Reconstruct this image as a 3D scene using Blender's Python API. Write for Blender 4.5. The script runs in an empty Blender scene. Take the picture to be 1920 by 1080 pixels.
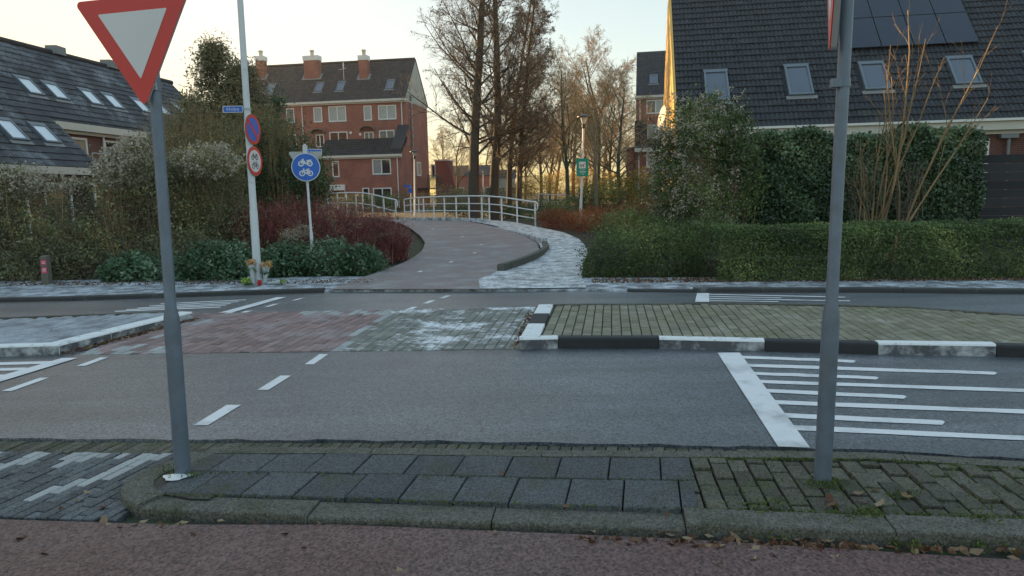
import bpy, bmesh, math, random
import numpy as np
from mathutils import Matrix, Vector
# ------------------------------------------------------------------ camera, world, sun, exposure
S = bpy.context.scene
COL = S.collection
F = 1340.0; H0 = 1.6; PITCH = math.atan(180 / F); ROLL = -0.022
cam_d = bpy.data.cameras.new("camera"); cam = bpy.data.objects.new("camera", cam_d); COL.objects.link(cam)
cam_d.sensor_width = 36; cam_d.lens = 36 * F / 1920; cam_d.clip_end = 3000; cam_d.clip_start = 0.05
cam.matrix_world = Matrix.Translation((0, 0, H0)) @ Matrix.Rotation(math.pi / 2 - PITCH, 4, 'X') @ Matrix.Rotation(ROLL, 4, 'Z')
S.camera = cam
SUN_AZ = math.radians(-50); SUN_EL = math.radians(8)      # azimuth from +Y, negative = left
W = bpy.data.worlds.new("World"); S.world = W; W.use_nodes = True
wn = W.node_tree; wn.nodes.clear()
sky = wn.nodes.new('ShaderNodeTexSky'); sky.sky_type = 'NISHITA'; sky.sun_disc = False
sky.sun_elevation = SUN_EL; sky.sun_rotation = SUN_AZ
sky.air_density = 1.0; sky.dust_density = 1.4; sky.ozone_density = 1.2; sky.altitude = 0
bg = wn.nodes.new('ShaderNodeBackground'); bg.inputs[1].default_value = 0.15
wo = wn.nodes.new('ShaderNodeOutputWorld')
gm = wn.nodes.new('ShaderNodeGamma'); gm.inputs[1].default_value = 0.22
hs = wn.nodes.new('ShaderNodeHueSaturation'); hs.inputs['Saturation'].default_value = 2.7
wn.links.new(gm.outputs[0], hs.inputs['Color'])
wn.links.new(sky.outputs[0], gm.inputs[0]); tn = wn.nodes.new('ShaderNodeMix'); tn.data_type = 'RGBA'; tn.blend_type = 'MULTIPLY'; tn.inputs[0].default_value = 1.0; tn.inputs[7].default_value = (1.0, .968, .90, 1)
wn.links.new(hs.outputs[0], tn.inputs[6]); wn.links.new(tn.outputs[2], bg.inputs[0]); wn.links.new(bg.outputs[0], wo.inputs[0])
sun_d = bpy.data.lights.new("sun", 'SUN'); sun = bpy.data.objects.new("sun", sun_d); COL.objects.link(sun)
sun_d.energy = 2.5; sun_d.angle = math.radians(0.5); sun_d.color = (1.0, 0.60, 0.24)
sdir = Vector((math.sin(SUN_AZ) * math.cos(SUN_EL), math.cos(SUN_AZ) * math.cos(SUN_EL), math.sin(SUN_EL)))
sun.rotation_euler = sdir.to_track_quat('Z', 'Y').to_euler()
S.view_settings.view_transform = 'Standard'; S.view_settings.look = 'None'
S.view_settings.exposure = 2.42; S.view_settings.gamma = 1.0; S.view_settings.use_curve_mapping = False
S.render.engine = 'CYCLES'; S.cycles.max_bounces = 5; S.cycles.diffuse_bounces = 2; S.cycles.glossy_bounces = 2
S.cycles.transmission_bounces = 2; S.cycles.transparent_max_bounces = 6
R = random.Random(7); NR = np.random.default_rng(11)
# ------------------------------------------------------------------ pixel -> place
MR = np.array(cam.matrix_world.to_3x3()); CO = np.array((0, 0, H0))
def ray(px, py): return MR @ np.array([(px - 960) / F, -(py - 540) / F, -1.0])
def G(px, py, z=0.0):
    d = ray(px, py); t = (z - H0) / d[2]; return (float(t * d[0]), float(t * d[1]), z)
def PY(px, py, Y):
    d = ray(px, py); t = Y / d[1]; return tuple(float(c) for c in d * t + CO)
def zt(Y):
    t = min(1, max(0, (Y - 13) / 19)); return 0.30 * t * t * (3 - 2 * t)
def GT(px, py, dz=0.0):
    z = 0.0
    for _ in range(30): z = 0.5 * z + 0.5 * (zt(G(px, py, z)[1]) + dz)
    return G(px, py, z)
def proj(p):
    q = MR.T @ (np.array(p, float) - CO)
    return 960 + F * q[0] / -q[2], 540 - F * q[1] / -q[2]
class Plane:                                   # vertical facade plane: u along, z up, n towards viewer
    def __init__(s, o, ang):
        s.o = np.array((o[0], o[1], 0.0)); a = math.radians(ang)
        s.u = np.array((math.cos(a), math.sin(a), 0.0)); s.n = np.array((math.sin(a), -math.cos(a), 0.0))
    def hit(s, px, py):
        d = ray(px, py); t = np.dot(s.o - CO, s.n) / np.dot(d, s.n); p = CO + t * d
        return float(np.dot(p - s.o, s.u)), float(p[2])
    def p(s, u, z, d=0.0): return tuple(s.o + s.u * u + s.n * d + np.array((0, 0, z)))
    def rect(s, x0, y0, x1, y1):
        a = s.hit(x0, y0); b = s.hit(x1, y0); c = s.hit(x0, y1); e = s.hit(x1, y1)
        return ((a[0] + c[0]) / 2, (b[0] + e[0]) / 2, (c[1] + e[1]) / 2, (a[1] + b[1]) / 2)   # u0,u1,z0,z1
# ------------------------------------------------------------------ objects
def woff(o):
    v = Vector((0, 0, 0))
    while o: v += o.location; o = o.parent
    return v
def props(o, label=None, cat=None, group=None, kind=None):
    for k, v in (('label', label), ('category', cat), ('group', group), ('kind', kind)):
        if v: o[k] = v
    return o
def thing(name, label, cat, loc=(0, 0, 0), group=None):
    o = bpy.data.objects.new(name, None); COL.objects.link(o); o.location = loc; o.empty_display_size = 0.1
    return props(o, label, cat, group)
def link(name, me, mat, parent=None, **kw):
    o = bpy.data.objects.new(name, me); COL.objects.link(o)
    if parent: o.parent = parent
    if mat and not me.materials:
        for m in (mat if isinstance(mat, (list, tuple)) else [mat]): me.materials.append(m)
    return props(o, **kw)
class MB:
    def __init__(s): s.v = []; s.f = []; s.m = []; s.r = []; s.cm = 0; s.cr = 0.5
    def add(s, vs, fs):
        b = len(s.v); s.v += [tuple(x) for x in vs]
        for f in fs: s.f.append(tuple(b + i for i in f)); s.m.append(s.cm); s.r.append(s.cr)
        return s
    def hexa(s, b, t):                         # bottom 4, top 4 (ccw from above)
        return s.add(list(b) + list(t), [(3, 2, 1, 0), (4, 5, 6, 7), (0, 1, 5, 4), (1, 2, 6, 5), (2, 3, 7, 6), (3, 0, 4, 7)])
    def box(s, c, sz, rz=0.0):
        ca, sa = math.cos(rz), math.sin(rz); hx, hy, hz = sz[0] / 2, sz[1] / 2, sz[2] / 2
        q = [(-hx, -hy), (hx, -hy), (hx, hy), (-hx, hy)]
        q = [(c[0] + x * ca - y * sa, c[1] + x * sa + y * ca) for x, y in q]
        return s.hexa([(x, y, c[2] - hz) for x, y in q], [(x, y, c[2] + hz) for x, y in q])
    def pbox(s, pl, u0, u1, z0, z1, d0, d1):   # box on a facade plane, d = distance in front of it
        q = [(u0, d1), (u1, d1), (u1, d0), (u0, d0)]
        return s.hexa([pl.p(u, z0, d) for u, d in q], [pl.p(u, z1, d) for u, d in q])
    def prism(s, poly, z0, z1, inset=0.0):     # polygon ccw in xy
        n = len(poly)
        if not inset:
            return s.add([(x, y, z0) for x, y in poly] + [(x, y, z1) for x, y in poly],
                         [tuple(range(n, 2 * n))] + [(i, (i + 1) % n, n + (i + 1) % n, n + i) for i in range(n)])
        cx = sum(p[0] for p in poly) / n; cy = sum(p[1] for p in poly) / n
        ins = []
        for x, y in poly:
            dx, dy = x - cx, y - cy; l = math.hypot(dx, dy) or 1; k = max(0, 1 - inset * 1.4 / l); ins.append((cx + dx * k, cy + dy * k))
        return s.add([(x, y, z0) for x, y in poly] + [(x, y, z1 - inset) for x, y in poly] + [(x, y, z1) for x, y in ins],
                     [tuple(range(2 * n, 3 * n))] + [(i, (i + 1) % n, n + (i + 1) % n, n + i) for i in range(n)]
                     + [(n + i, n + (i + 1) % n, 2 * n + (i + 1) % n, 2 * n + i) for i in range(n)])
    def tube(s, pts, rad, n=10, caps=True, ell=None):
        pts = [Vector(p) for p in pts]; rad = rad if isinstance(rad, (list, tuple)) else [rad] * len(pts)
        rings = []; ref = None
        for i, p in enumerate(pts):
            t = (pts[min(i + 1, len(pts) - 1)] - pts[max(i - 1, 0)]).normalized()
            if ref is None: ref = Vector((1, 0, 0)) if abs(t.x) < .9 else Vector((0, 1, 0))
            a = (ref - t * ref.dot(t)).normalized(); b = t.cross(a); ref = a
            rings.append([p + (a * math.cos(2 * math.pi * k / n) + b * math.sin(2 * math.pi * k / n)) * rad[i] for k in range(n)])
        vs = [v for r in rings for v in r]; fs = []
        for i in range(len(pts) - 1):
            for k in range(n): fs.append((i * n + k, i * n + (k + 1) % n, (i + 1) * n + (k + 1) % n, (i + 1) * n + k))
        if caps: fs.append(tuple(range(n - 1, -1, -1))); fs.append(tuple((len(pts) - 1) * n + k for k in range(n)))
        return s.add(vs, fs)
    def poly(s, pts): return s.add(pts, [tuple(range(len(pts)))])
    def build(s, name, mat, parent=None, smooth=False, **kw):
        o = woff(parent) if parent else Vector((0, 0, 0))
        me = bpy.data.meshes.new(name); me.from_pydata([(v[0] - o.x, v[1] - o.y, v[2] - o.z) for v in s.v], [], s.f)
        if any(s.m): me.polygons.foreach_set('material_index', s.m)
        me.attributes.new('rnd', 'FLOAT', 'FACE').data.foreach_set('value', [float(x) for x in s.r])
        if smooth:
            me.polygons.foreach_set('use_smooth', [True] * len(s.f))
            try: me.set_sharp_from_angle(angle=math.radians(40))
            except Exception: pass
        me.update()
        return link(name, me, mat, parent, **kw)
def npmesh(name, V, Fc, mat, parent=None, rnd=None, smooth=False, **kw):
    o = woff(parent) if parent else Vector((0, 0, 0))
    V = np.asarray(V, np.float32) - np.array((o.x, o.y, o.z), np.float32); Fc = np.asarray(Fc, np.int32)
    me = bpy.data.meshes.new(name); me.vertices.add(len(V)); me.vertices.foreach_set('co', V.ravel())
    k = Fc.shape[1]; me.loops.add(Fc.size); me.loops.foreach_set('vertex_index', Fc.ravel())
    me.polygons.add(len(Fc)); me.polygons.foreach_set('loop_start', np.arange(len(Fc), dtype=np.int32) * k)
    me.update(calc_edges=True)
    if rnd is None: rnd = NR.random(len(Fc))
    me.attributes.new('rnd', 'FLOAT', 'FACE').data.foreach_set('value', np.asarray(rnd, np.float32))
    if smooth: me.polygons.foreach_set('use_smooth', np.ones(len(Fc), bool))
    return link(name, me, mat, parent, **kw)
def copy_tree(o, parent=None, label=None, loc=None, rz=None, scale=None):
    c = o.copy(); COL.objects.link(c); c.parent = parent
    if loc is not None: c.location = loc
    if rz is not None: c.rotation_euler[2] = rz
    if scale is not None: c.scale = (scale,) * 3
    if label: c['label'] = label
    for ch in o.children: copy_tree(ch, c)
    return c
def seen(p):
    q = MR.T @ (np.array(p, float) - CO)
    if q[2] > -.3: return False
    x, y = 960 + F * q[0] / -q[2], 540 - F * q[1] / -q[2]
    return -20 < x < 1940 and -20 < y < 1100
def pieces(name, lst, mat, parent, limit=300, rest='paving_rest'):
    """lst of (verts, faces, rnd, material index, centre); the nearest ones in view become objects, the rest one stuff part"""
    key = sorted(range(len(lst)), key=lambda i: (not seen(lst[i][4]), sum((a - b) ** 2 for a, b in zip(lst[i][4], CO))))
    mb = MB(); n = 0
    for j, i in enumerate(key):
        v, f, r, m, c = lst[i]
        if j < limit and seen(c):
            b = MB(); b.cr = r; b.cm = 0; b.add(v, f); b.build(name, mat[m] if isinstance(mat, (list, tuple)) else mat, parent)
        else: mb.cr = r; mb.cm = m; mb.add(v, f); n += 1
    if n: mb.build(rest, mat, parent, kind='stuff')
# ------------------------------------------------------------------ materials
def nodes(m): m.use_nodes = True; return m.node_tree.nodes, m.node_tree.links
def mixc(N, L, fac, a, b, blend='MIX'):
    n = N.new('ShaderNodeMix'); n.data_type = 'RGBA'; n.blend_type = blend
    for s, v in ((n.inputs[0], fac), (n.inputs[6], a), (n.inputs[7], b)):
        if isinstance(v, (int, float)): s.default_value = v
        elif isinstance(v, (tuple, list)): s.default_value = (*v[:3], 1)
        else: L.new(v, s)
    return n.outputs[2]
def noise(N, L, vec, scale, detail=4, rough=.6):
    n = N.new('ShaderNodeTexNoise'); n.inputs['Scale'].default_value = scale; n.inputs['Detail'].default_value = detail
    n.inputs['Roughness'].default_value = rough
    L.new(vec, n.inputs['Vector']); return n.outputs[0]
def ramp(N, L, fac, stops, const=False):
    n = N.new('ShaderNodeValToRGB'); e = n.color_ramp.elements
    while len(e) < len(stops): e.new(.5)
    for i, (p, c) in enumerate(stops): e[i].position = p; e[i].color = (*c, 1) if len(c) == 3 else c
    if const: n.color_ramp.interpolation = 'CONSTANT'
    L.new(fac, n.inputs[0]); return n.outputs[0]
def g1(x): return (x, x, x)
def mat(name, base, rough=.8, var=.25, scale=6., bump=0., bscale=150., rnd=.0, spec=.4, metal=0., speck=None, frost=None, stain=None, rcols=None, coat=0., tracks=False, fine=None):
    m = bpy.data.materials.new(name); N, L = nodes(m); b = N['Principled BSDF']
    geo = N.new('ShaderNodeNewGeometry').outputs['Position']
    nz = noise(N, L, geo, scale, 5)
    c = mixc(N, L, nz, tuple(x * (1 - var) for x in base), tuple(min(1, x * (1 + var)) for x in base))
    if rcols:
        at = N.new('ShaderNodeAttribute'); at.attribute_name = 'rnd'
        rc = ramp(N, L, at.outputs['Fac'], rcols); c = mixc(N, L, .5 if base != (0, 0, 0) else 1., c, rc) if False else mixc(N, L, nz, mixc(N, L, 1., rc, g1(1 - var), 'MULTIPLY'), mixc(N, L, 1., rc, g1(1 + var), 'MULTIPLY'))
    elif rnd:
        at = N.new('ShaderNodeAttribute'); at.attribute_name = 'rnd'
        c = mixc(N, L, 1., c, ramp(N, L, at.outputs['Fac'], [(0, g1(1 - rnd)), (1, g1(1 + rnd))]), 'MULTIPLY')
    if stain:                                  # (colour, scale, lo, hi)
        sz = noise(N, L, geo, stain[1], 6, .65); c = mixc(N, L, ramp(N, L, sz, [(stain[2], g1(0)), (stain[3], g1(1))]), c, stain[0])
    if tracks:                                 # long streaks worn along the street
        mp = N.new('ShaderNodeMapping'); mp.inputs['Rotation'].default_value = (0, 0, math.radians(7)); mp.inputs['Scale'].default_value = (.10, 1.3, 1); L.new(geo, mp.inputs[0])
        c = mixc(N, L, 1., c, ramp(N, L, noise(N, L, mp.outputs[0], 1.6, 5, .6), [(.3, g1(.62)), (.7, g1(1.35))]), 'MULTIPLY')
    if fine:
        c = mixc(N, L, ramp(N, L, noise(N, L, geo, fine[1], 6, .75), [(fine[2], g1(0)), (fine[3], g1(1))]), c, fine[0])
    if speck:                                  # (scale, dark, light)
        v = N.new('ShaderNodeTexVoronoi'); v.inputs['Scale'].default_value = speck[0]; L.new(geo, v.inputs['Vector'])
        c = mixc(N, L, 1., c, ramp(N, L, v.outputs['Color'], [(.1, g1(speck[1])), (.9, g1(speck[2]))]), 'MULTIPLY')
    if frost:                                  # (scale, lo, hi, colour, fine scale)
        fz = noise(N, L, geo, frost[0], 6, .7); f2 = noise(N, L, geo, frost[4], 3, .7)
        fm = N.new('ShaderNodeMath'); fm.operation = 'ADD'; L.new(fz, fm.inputs[0]); mm = N.new('ShaderNodeMath'); mm.operation = 'MULTIPLY_ADD'
        L.new(f2, mm.inputs[0]); mm.inputs[1].default_value = .35; mm.inputs[2].default_value = -.175; L.new(mm.outputs[0], fm.inputs[1])
        c = mixc(N, L, ramp(N, L, fm.outputs[0], [(frost[1], g1(0)), (frost[2], g1(1))]), c, frost[3])
    L.new(c, b.inputs['Base Color']); b.inputs['Roughness'].default_value = rough; b.inputs['Metallic'].default_value = metal
    b.inputs['Specular IOR Level'].default_value = spec; b.inputs['Coat Weight'].default_value = coat
    if bump:
        bn = N.new('ShaderNodeBump'); bn.inputs['Strength'].default_value = min(1, bump); bn.inputs['Distance'].default_value = .004
        bz = noise(N, L, geo, bscale, 3); L.new(bz, bn.inputs['Height']); L.new(bn.outputs[0], b.inputs['Normal'])
    return m
def leafmat(name, stops, rough=.55, trans=.25, spec=.35):
    m = bpy.data.materials.new(name); N, L = nodes(m); b = N['Principled BSDF']
    at = N.new('ShaderNodeAttribute'); at.attribute_name = 'rnd'
    c = ramp(N, L, at.outputs['Fac'], stops); L.new(c, b.inputs['Base Color'])
    b.inputs['Roughness'].default_value = rough; b.inputs['Specular IOR Level'].default_value = spec
    if trans:
        t = N.new('ShaderNodeBsdfTranslucent'); L.new(c, t.inputs[0]); x = N.new('ShaderNodeMixShader'); x.inputs[0].default_value = trans
        L.new(b.outputs[0], x.inputs[1]); L.new(t.outputs[0], x.inputs[2]); L.new(x.outputs[0], N['Material Output'].inputs[0])
    return m
def brickmat(name, ang, c1, c2, mortar):
    m = bpy.data.materials.new(name); N, L = nodes(m); b = N['Principled BSDF']
    geo = N.new('ShaderNodeNewGeometry').outputs['Position']
    mp = N.new('ShaderNodeMapping'); mp.inputs['Rotation'].default_value = (0, 0, math.radians(-ang)); L.new(geo, mp.inputs[0])
    sp = N.new('ShaderNodeSeparateXYZ'); L.new(mp.outputs[0], sp.inputs[0]); ad = N.new('ShaderNodeMath'); L.new(sp.outputs[0], ad.inputs[0]); L.new(sp.outputs[1], ad.inputs[1])
    cb = N.new('ShaderNodeCombineXYZ'); L.new(ad.outputs[0], cb.inputs[0]); L.new(sp.outputs[2], cb.inputs[1])
    t = N.new('ShaderNodeTexBrick'); t.inputs['Scale'].default_value = 1; t.inputs['Brick Width'].default_value = .22; t.inputs['Row Height'].default_value = .063
    t.inputs['Mortar Size'].default_value = .006; t.inputs['Color1'].default_value = (*c1, 1); t.inputs['Color2'].default_value = (*c2, 1); t.inputs['Mortar'].default_value = (*mortar, 1)
    L.new(cb.outputs[0], t.inputs['Vector'])
    nz = noise(N, L, geo, .7, 6); c = mixc(N, L, 1., t.outputs[0], ramp(N, L, nz, [(.3, g1(.75)), (.7, g1(1.2))]), 'MULTIPLY')
    L.new(c, b.inputs['Base Color']); b.inputs['Roughness'].default_value = .9
    bn = N.new('ShaderNodeBump'); bn.inputs['Distance'].default_value = .006; L.new(t.outputs['Fac'], bn.inputs['Height']); bn.invert = True; L.new(bn.outputs[0], b.inputs['Normal'])
    return m
FROST = (.40, .43, .47)
A = dict(
 asphalt=mat('asphalt', (.076, .086, .099), .36, .25, .8, .9, 160, speck=(80, .28, 2.0), spec=.9, stain=((.115, .126, .14), .5, .45, .75), tracks=True),
 asphalt_edge=mat('asphalt_edge', (.03, .03, .03), .9, .3, 30, 1, 120),
 redpath=mat('red_asphalt', (.115, .062, .058), .5, .22, 1.2, .9, 260, speck=(85, .35, 1.85), stain=((.12, .095, .09), .6, .42, .75)),
 farpath=mat('pink_asphalt', (.23, .19, .185), .75, .2, 1.0, .5, 200, speck=(120, .7, 1.3), frost=(1.6, .48, .75, (.33, .335, .35), 60)),
 frostpave=mat('frosted_pavement', (.15, .155, .165), .8, .3, 2.5, .5, 100, frost=(3.5, .42, .64, (.55, .60, .66), 22)),
 frostpath=mat('frosted_footpath', (.20, .205, .21), .8, .3, 2.5, .6, 80, frost=(4.0, .38, .62, (.70, .72, .75), 16)),
 paint=mat('road_paint', (.74, .75, .77), .6, .12, 6, .4, 160, stain=((.34, .35, .36), 3, .5, .75), fine=((.14, .142, .145), 60, .62, .70)),
 sand=mat('joint_sand', (.06, .062, .05), .95, .3, 20, .5, 200, stain=((.05, .075, .025), 5, .45, .65)),
 concrete=mat('kerb_concrete', (.12, .115, .098), .88, .4, 5, 1., 120, speck=(110, .5, 1.5), stain=((.06, .062, .04), 5, .46, .70)),
 tile=mat('dark_slab', (.072, .078, .085), .8, .3, 3, .8, 260, rnd=.16, speck=(120, .5, 1.6), stain=((.055, .06, .035), 3.5, .52, .75)),
 klinker=mat('mossy_klinker', (.09, .085, .066), .85, .3, 8, .8, 200, rnd=.35, speck=(120, .5, 1.5), stain=((.07, .08, .03), 6, .5, .7), frost=(2.5, .66, .72, FROST, 30)),
 darkbrick=mat('dark_paver', (.095, .104, .112), .75, .25, 8, .7, 240, rnd=.35, speck=(120, .5, 1.55)),
 whitebrick=mat('white_paver', (.36, .37, .375), .75, .15, 8, .6, 200, rnd=.12, speck=(220, .75, 1.2)),
 redbrick=mat('red_paver', (.24, .165, .16), .75, .2, 6, .6, 160, rnd=.25, frost=(1.4, .50, .80, (.38, .36, .38), 45)),
 greybrick=mat('grey_paver', (.20, .205, .185), .8, .2, 6, .6, 160, rnd=.25, frost=(1.6, .50, .62, (.70, .72, .76), 14)),
 olivebrick=mat('olive_paver', (.215, .205, .155), .85, .2, 5, .6, 160, rnd=.22, stain=((.13, .14, .06), 1.5, .5, .8), frost=(2.5, .60, .8, (.45, .47, .46), 25)),
 frostbrick=mat('frosted_paver', (.22, .23, .25), .8, .2, 5, .6, 160, rnd=.3, frost=(3.0, .40, .70, (.44, .48, .53), 40)),
 kwhite=mat('kerb_white', (.74, .76, .78), .7, .12, 8, .4, 120, stain=((.10, .11, .13), 7, .58, .75)),
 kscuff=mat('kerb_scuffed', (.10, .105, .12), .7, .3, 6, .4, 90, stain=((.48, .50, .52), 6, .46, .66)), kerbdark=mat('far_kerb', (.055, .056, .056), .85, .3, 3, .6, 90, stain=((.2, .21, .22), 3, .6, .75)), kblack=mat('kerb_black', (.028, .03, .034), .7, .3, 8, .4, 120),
 soil=mat('soil', (.045, .04, .028), .95, .4, 3, .6, 60, stain=((.05, .065, .025), .6, .45, .65)),
 galv=mat('galvanised', (.14, .18, .235), .45, .3, 7, .1, 60, metal=.25, spec=.5, stain=((.12, .14, .16), 12, .45, .75)),
 whitepole=mat('pole_white', (.62, .65, .68), .45, .08, 6, stain=((.4, .42, .42), 5, .6, .8)),
 railw=mat('rail_white', (.80, .80, .81), .5, .1, 8, stain=((.35, .31, .28), 9, .6, .8)),
 signred=mat('sign_red', (.60, .045, .04), .4, .08, 5, spec=.5), signwhite=mat('sign_white', (.66, .67, .69), .4, .05, 5, spec=.5),
 signblue=mat('sign_blue', (.015, .13, .55), .4, .06, 5, spec=.5), signgreen=mat('sign_green', (.0, .27, .20), .4, .06, 5),
 alu=mat('aluminium', (.42, .44, .46), .5, .15, 8, metal=.3), pict=mat('pictogram_grey', (.10, .11, .12), .6),
 cream=mat('cream_fascia', (.58, .56, .50), .6, .1, 2), whitef=mat('white_frame', (.72, .72, .70), .5, .06, 3),
 tiledark=mat('roof_tile_dark', (.027, .029, .034), .55, .3, 3, .5, 60, rnd=.22, stain=((.06, .065, .045), 1.5, .58, .8)),
 tileleft=mat('roof_tile_frosted', (.055, .056, .062), .6, .25, 3, .5, 60, rnd=.25, frost=(.7, .52, .80, (.27, .29, .33), 9)),
 tilemid=mat('roof_tile_brown', (.042, .039, .040), .75, .25, 2, .4, 40, rnd=.3),
 velux=mat('skylight_frame', (.16, .19, .22), .45, .1, 4, metal=.3), lead=mat('lead_flashing', (.22, .23, .24), .7, .2, 6),
 solar=mat('solar_cells', (.012, .018, .038), .18, .1, 3, spec=.6), solarf=mat('solar_frame', (.02, .022, .026), .4),
 glass=mat('window_glass', (.02, .024, .028), .05, .2, 2, spec=.9), glassl=mat('curtained_glass', (.30, .32, .32), .12, .3, 1.2, spec=.7),
 skyglass=mat('skylight_glass', (.07, .09, .13), .05, .2, 2, spec=.8, coat=.4), skyreflglass=mat('sky_reflection_pane', (.66, .74, .82), .3, .1, 2, spec=.8), interior=mat('lit_interior', (.35, .28, .18), .4, .5, 3),  # left-row skylight panes: bright sky reflection put into the pale base colour
 board=mat('gable_boards', (.66, .42, .13), .75, .12, 2, rnd=.12), clad=mat('pale_cladding', (.40, .43, .40), .7, .2, 3, rnd=.12),
 fence=mat('fence_board', (.035, .036, .042), .75, .3, 5, .5, 60, rnd=.3), wood=mat('weathered_wood', (.15, .14, .11), .85, .3, 12, .6, 90),
 pvc=mat('grey_drainpipe', (.20, .21, .22), .5, .1, 5), green=mat('green_panel', (.012, .05, .025), .6), redshed=mat('red_shed', (.17, .055, .05), .8, .15, 4),
 pink=mat('pink_sticker', (.75, .06, .16), .4), shed=mat('dark_metal', (.03, .032, .035), .5), lamp=mat('lamp_bowl', (.55, .58, .58), .25, .05, 5),
 yellow=mat('dish_grey', (.55, .52, .45), .5, .08, 3),
 bark=mat('bark', (.075, .065, .052), .9, .35, 9, .8, 40), barkg=mat('bark_mossy', (.07, .075, .05), .9, .35, 7, .8, 40),
 twig=leafmat('twig_dark', [(0, (0.106, 0.088, 0.069)), (1, (0.225, 0.181, 0.135))], .8, 0), twigl=leafmat('twig_pale', [(0, (.20, .14, .07)), (1, (.44, .30, .15))], .8, 0),
 twigred=leafmat('twig_dogwood', [(0, (0.109, 0.033, 0.033)), (.6, (0.274, 0.074, 0.076)), (1, (0.402, 0.165, 0.128))], .6, 0),
 twigor=leafmat('twig_orange', [(0, (.15, .105, .06)), (1, (.36, .24, .12))], .7, 0),
 conif=leafmat('conifer_needles', [(0, (0.109, 0.109, 0.059)), (.6, (0.200, 0.191, 0.100)), (1, (0.365, 0.300, 0.164))], .7, .15),
 ever=leafmat('evergreen_leaf', [(0, (0.032, 0.069, 0.030)), (.7, (0.074, 0.140, 0.058)), (1, (0.149, 0.231, 0.099))], .45, .2),
 laurel=leafmat('laurel_leaf', [(0, (0.043, 0.091, 0.043)), (.6, (0.091, 0.175, 0.084)), (1, (0.281, 0.378, 0.267))], .35, .2, .5),
 hedge=leafmat('hedge_leaf', [(0, (0.042, 0.066, 0.022)), (.55, (0.111, 0.166, 0.053)), (.9, (0.207, 0.269, 0.087)), (1, (0.348, 0.365, 0.135))], .5, .2),
 ivy=leafmat('ivy_leaf', [(0, (0.028, 0.056, 0.028)), (.6, (0.076, 0.131, 0.061)), (1, (0.202, 0.277, 0.136))], .35, .15, .5),
 mixl=leafmat('mixed_scrub_leaf', [(0, (0.100, 0.097, 0.056)), (.4, (0.201, 0.191, 0.105)), (.7, (0.231, 0.272, 0.125)), (.93, (0.403, 0.373, 0.201)), (1, (0.564, 0.422, 0.182))], .7, .25),
 fluff=leafmat('seed_fluff', [(0, (.30, .26, .20)), (1, (.66, .60, .49))], .95, .4, .1),
 yel=leafmat('yellow_reed', [(0, (.30, .18, .05)), (.6, (.48, .30, .08)), (1, (.55, .42, .10))], .8, .3), orange=leafmat('orange_shrub', [(0, (0.146, 0.049, 0.018)), (1, (0.366, 0.134, 0.037))], .7, .2),
 dead=leafmat('dead_leaf', [(0, (.08, .035, .018)), (.6, (.17, .085, .045)), (1, (.30, .22, .14))], .7, .1),
 moss=leafmat('moss_weed', [(0, (.04, .07, .012)), (1, (.12, .16, .03))], .7, .2),
 cone=leafmat('alder_cone', [(0, (.04, .03, .022)), (1, (.12, .085, .05))], .8, 0),
 petal=leafmat('petals', [(0, (.55, .16, .10)), (.5, (.65, .45, .10)), (1, (.60, .55, .50))], .6, .3), petalg=leafmat('green_flower', [(0, (.25, .40, .08)), (1, (.45, .60, .15))], .6, .3),
 wrap=mat('paper_wrap', (.42, .46, .48), .3, .35, 30), candle=mat('red_candle', (.42, .01, .015), .3), brownglass=mat('brown_jar', (.22, .15, .08), .4))
A['brickmid'] = brickmat('brick_orange_red', -8, (.36, .115, .080), (.28, .088, .062), (.28, .22, .19))
A['brickleft'] = brickmat('brick_red', 83, (.22, .085, .06), (.17, .065, .05), (.2, .17, .15))
A['brickright'] = brickmat('brick_dark_red', -10, (.17, .06, .045), (.12, .045, .036), (.16, .13, .12))
# ------------------------------------------------------------------ the ground
def sheet(name, pts, m, z=None, parent=None, thick=0.0, **kw):
    b = MB()
    p3 = [(p[0], p[1], (p[2] if z is None else z)) for p in pts]
    area = sum(p3[i][0] * p3[(i + 1) % len(p3)][1] - p3[(i + 1) % len(p3)][0] * p3[i][1] for i in range(len(p3)))
    if area < 0: p3 = p3[::-1]
    bm = bmesh.new(); vs = [bm.verts.new(p) for p in p3]; f = bm.faces.new(vs)
    bmesh.ops.triangulate(bm, faces=[f])
    if thick:
        n = len(p3); lo = [bm.verts.new((p[0], p[1], p[2] - thick)) for p in p3]
        for i in range(n): j = (i + 1) % n; bm.faces.new((vs[j], vs[i], lo[i], lo[j]))
    bm.normal_update(); me = bpy.data.meshes.new(name); bm.to_mesh(me); bm.free()
    if parent:
        o = woff(parent); me.transform(Matrix.Translation(-o))
    return link(name, me, m, parent, **kw)
def clip(poly, cl):
    out = poly
    for i in range(len(cl)):
        a, b = cl[i], cl[(i + 1) % len(cl)]; ins = lambda p: (b[0] - a[0]) * (p[1] - a[1]) - (b[1] - a[1]) * (p[0] - a[0])
        src, out = out, []
        for j in range(len(src)):
            p, q = src[j], src[(j + 1) % len(src)]; dp, dq = ins(p), ins(q)
            if dp >= 0: out.append(p)
            if (dp >= 0) != (dq >= 0): t = dp / (dp - dq); out.append((p[0] + (q[0] - p[0]) * t, p[1] + (q[1] - p[1]) * t))
        if len(out) < 3: return []
    return out
def area2(p): return .5 * sum(p[i][0] * p[(i + 1) % len(p)][1] - p[(i + 1) % len(p)][0] * p[i][1] for i in range(len(p)))
def ccw(p): p = [(q[0], q[1]) for q in p]; return p if area2(p) > 0 else p[::-1]
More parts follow.
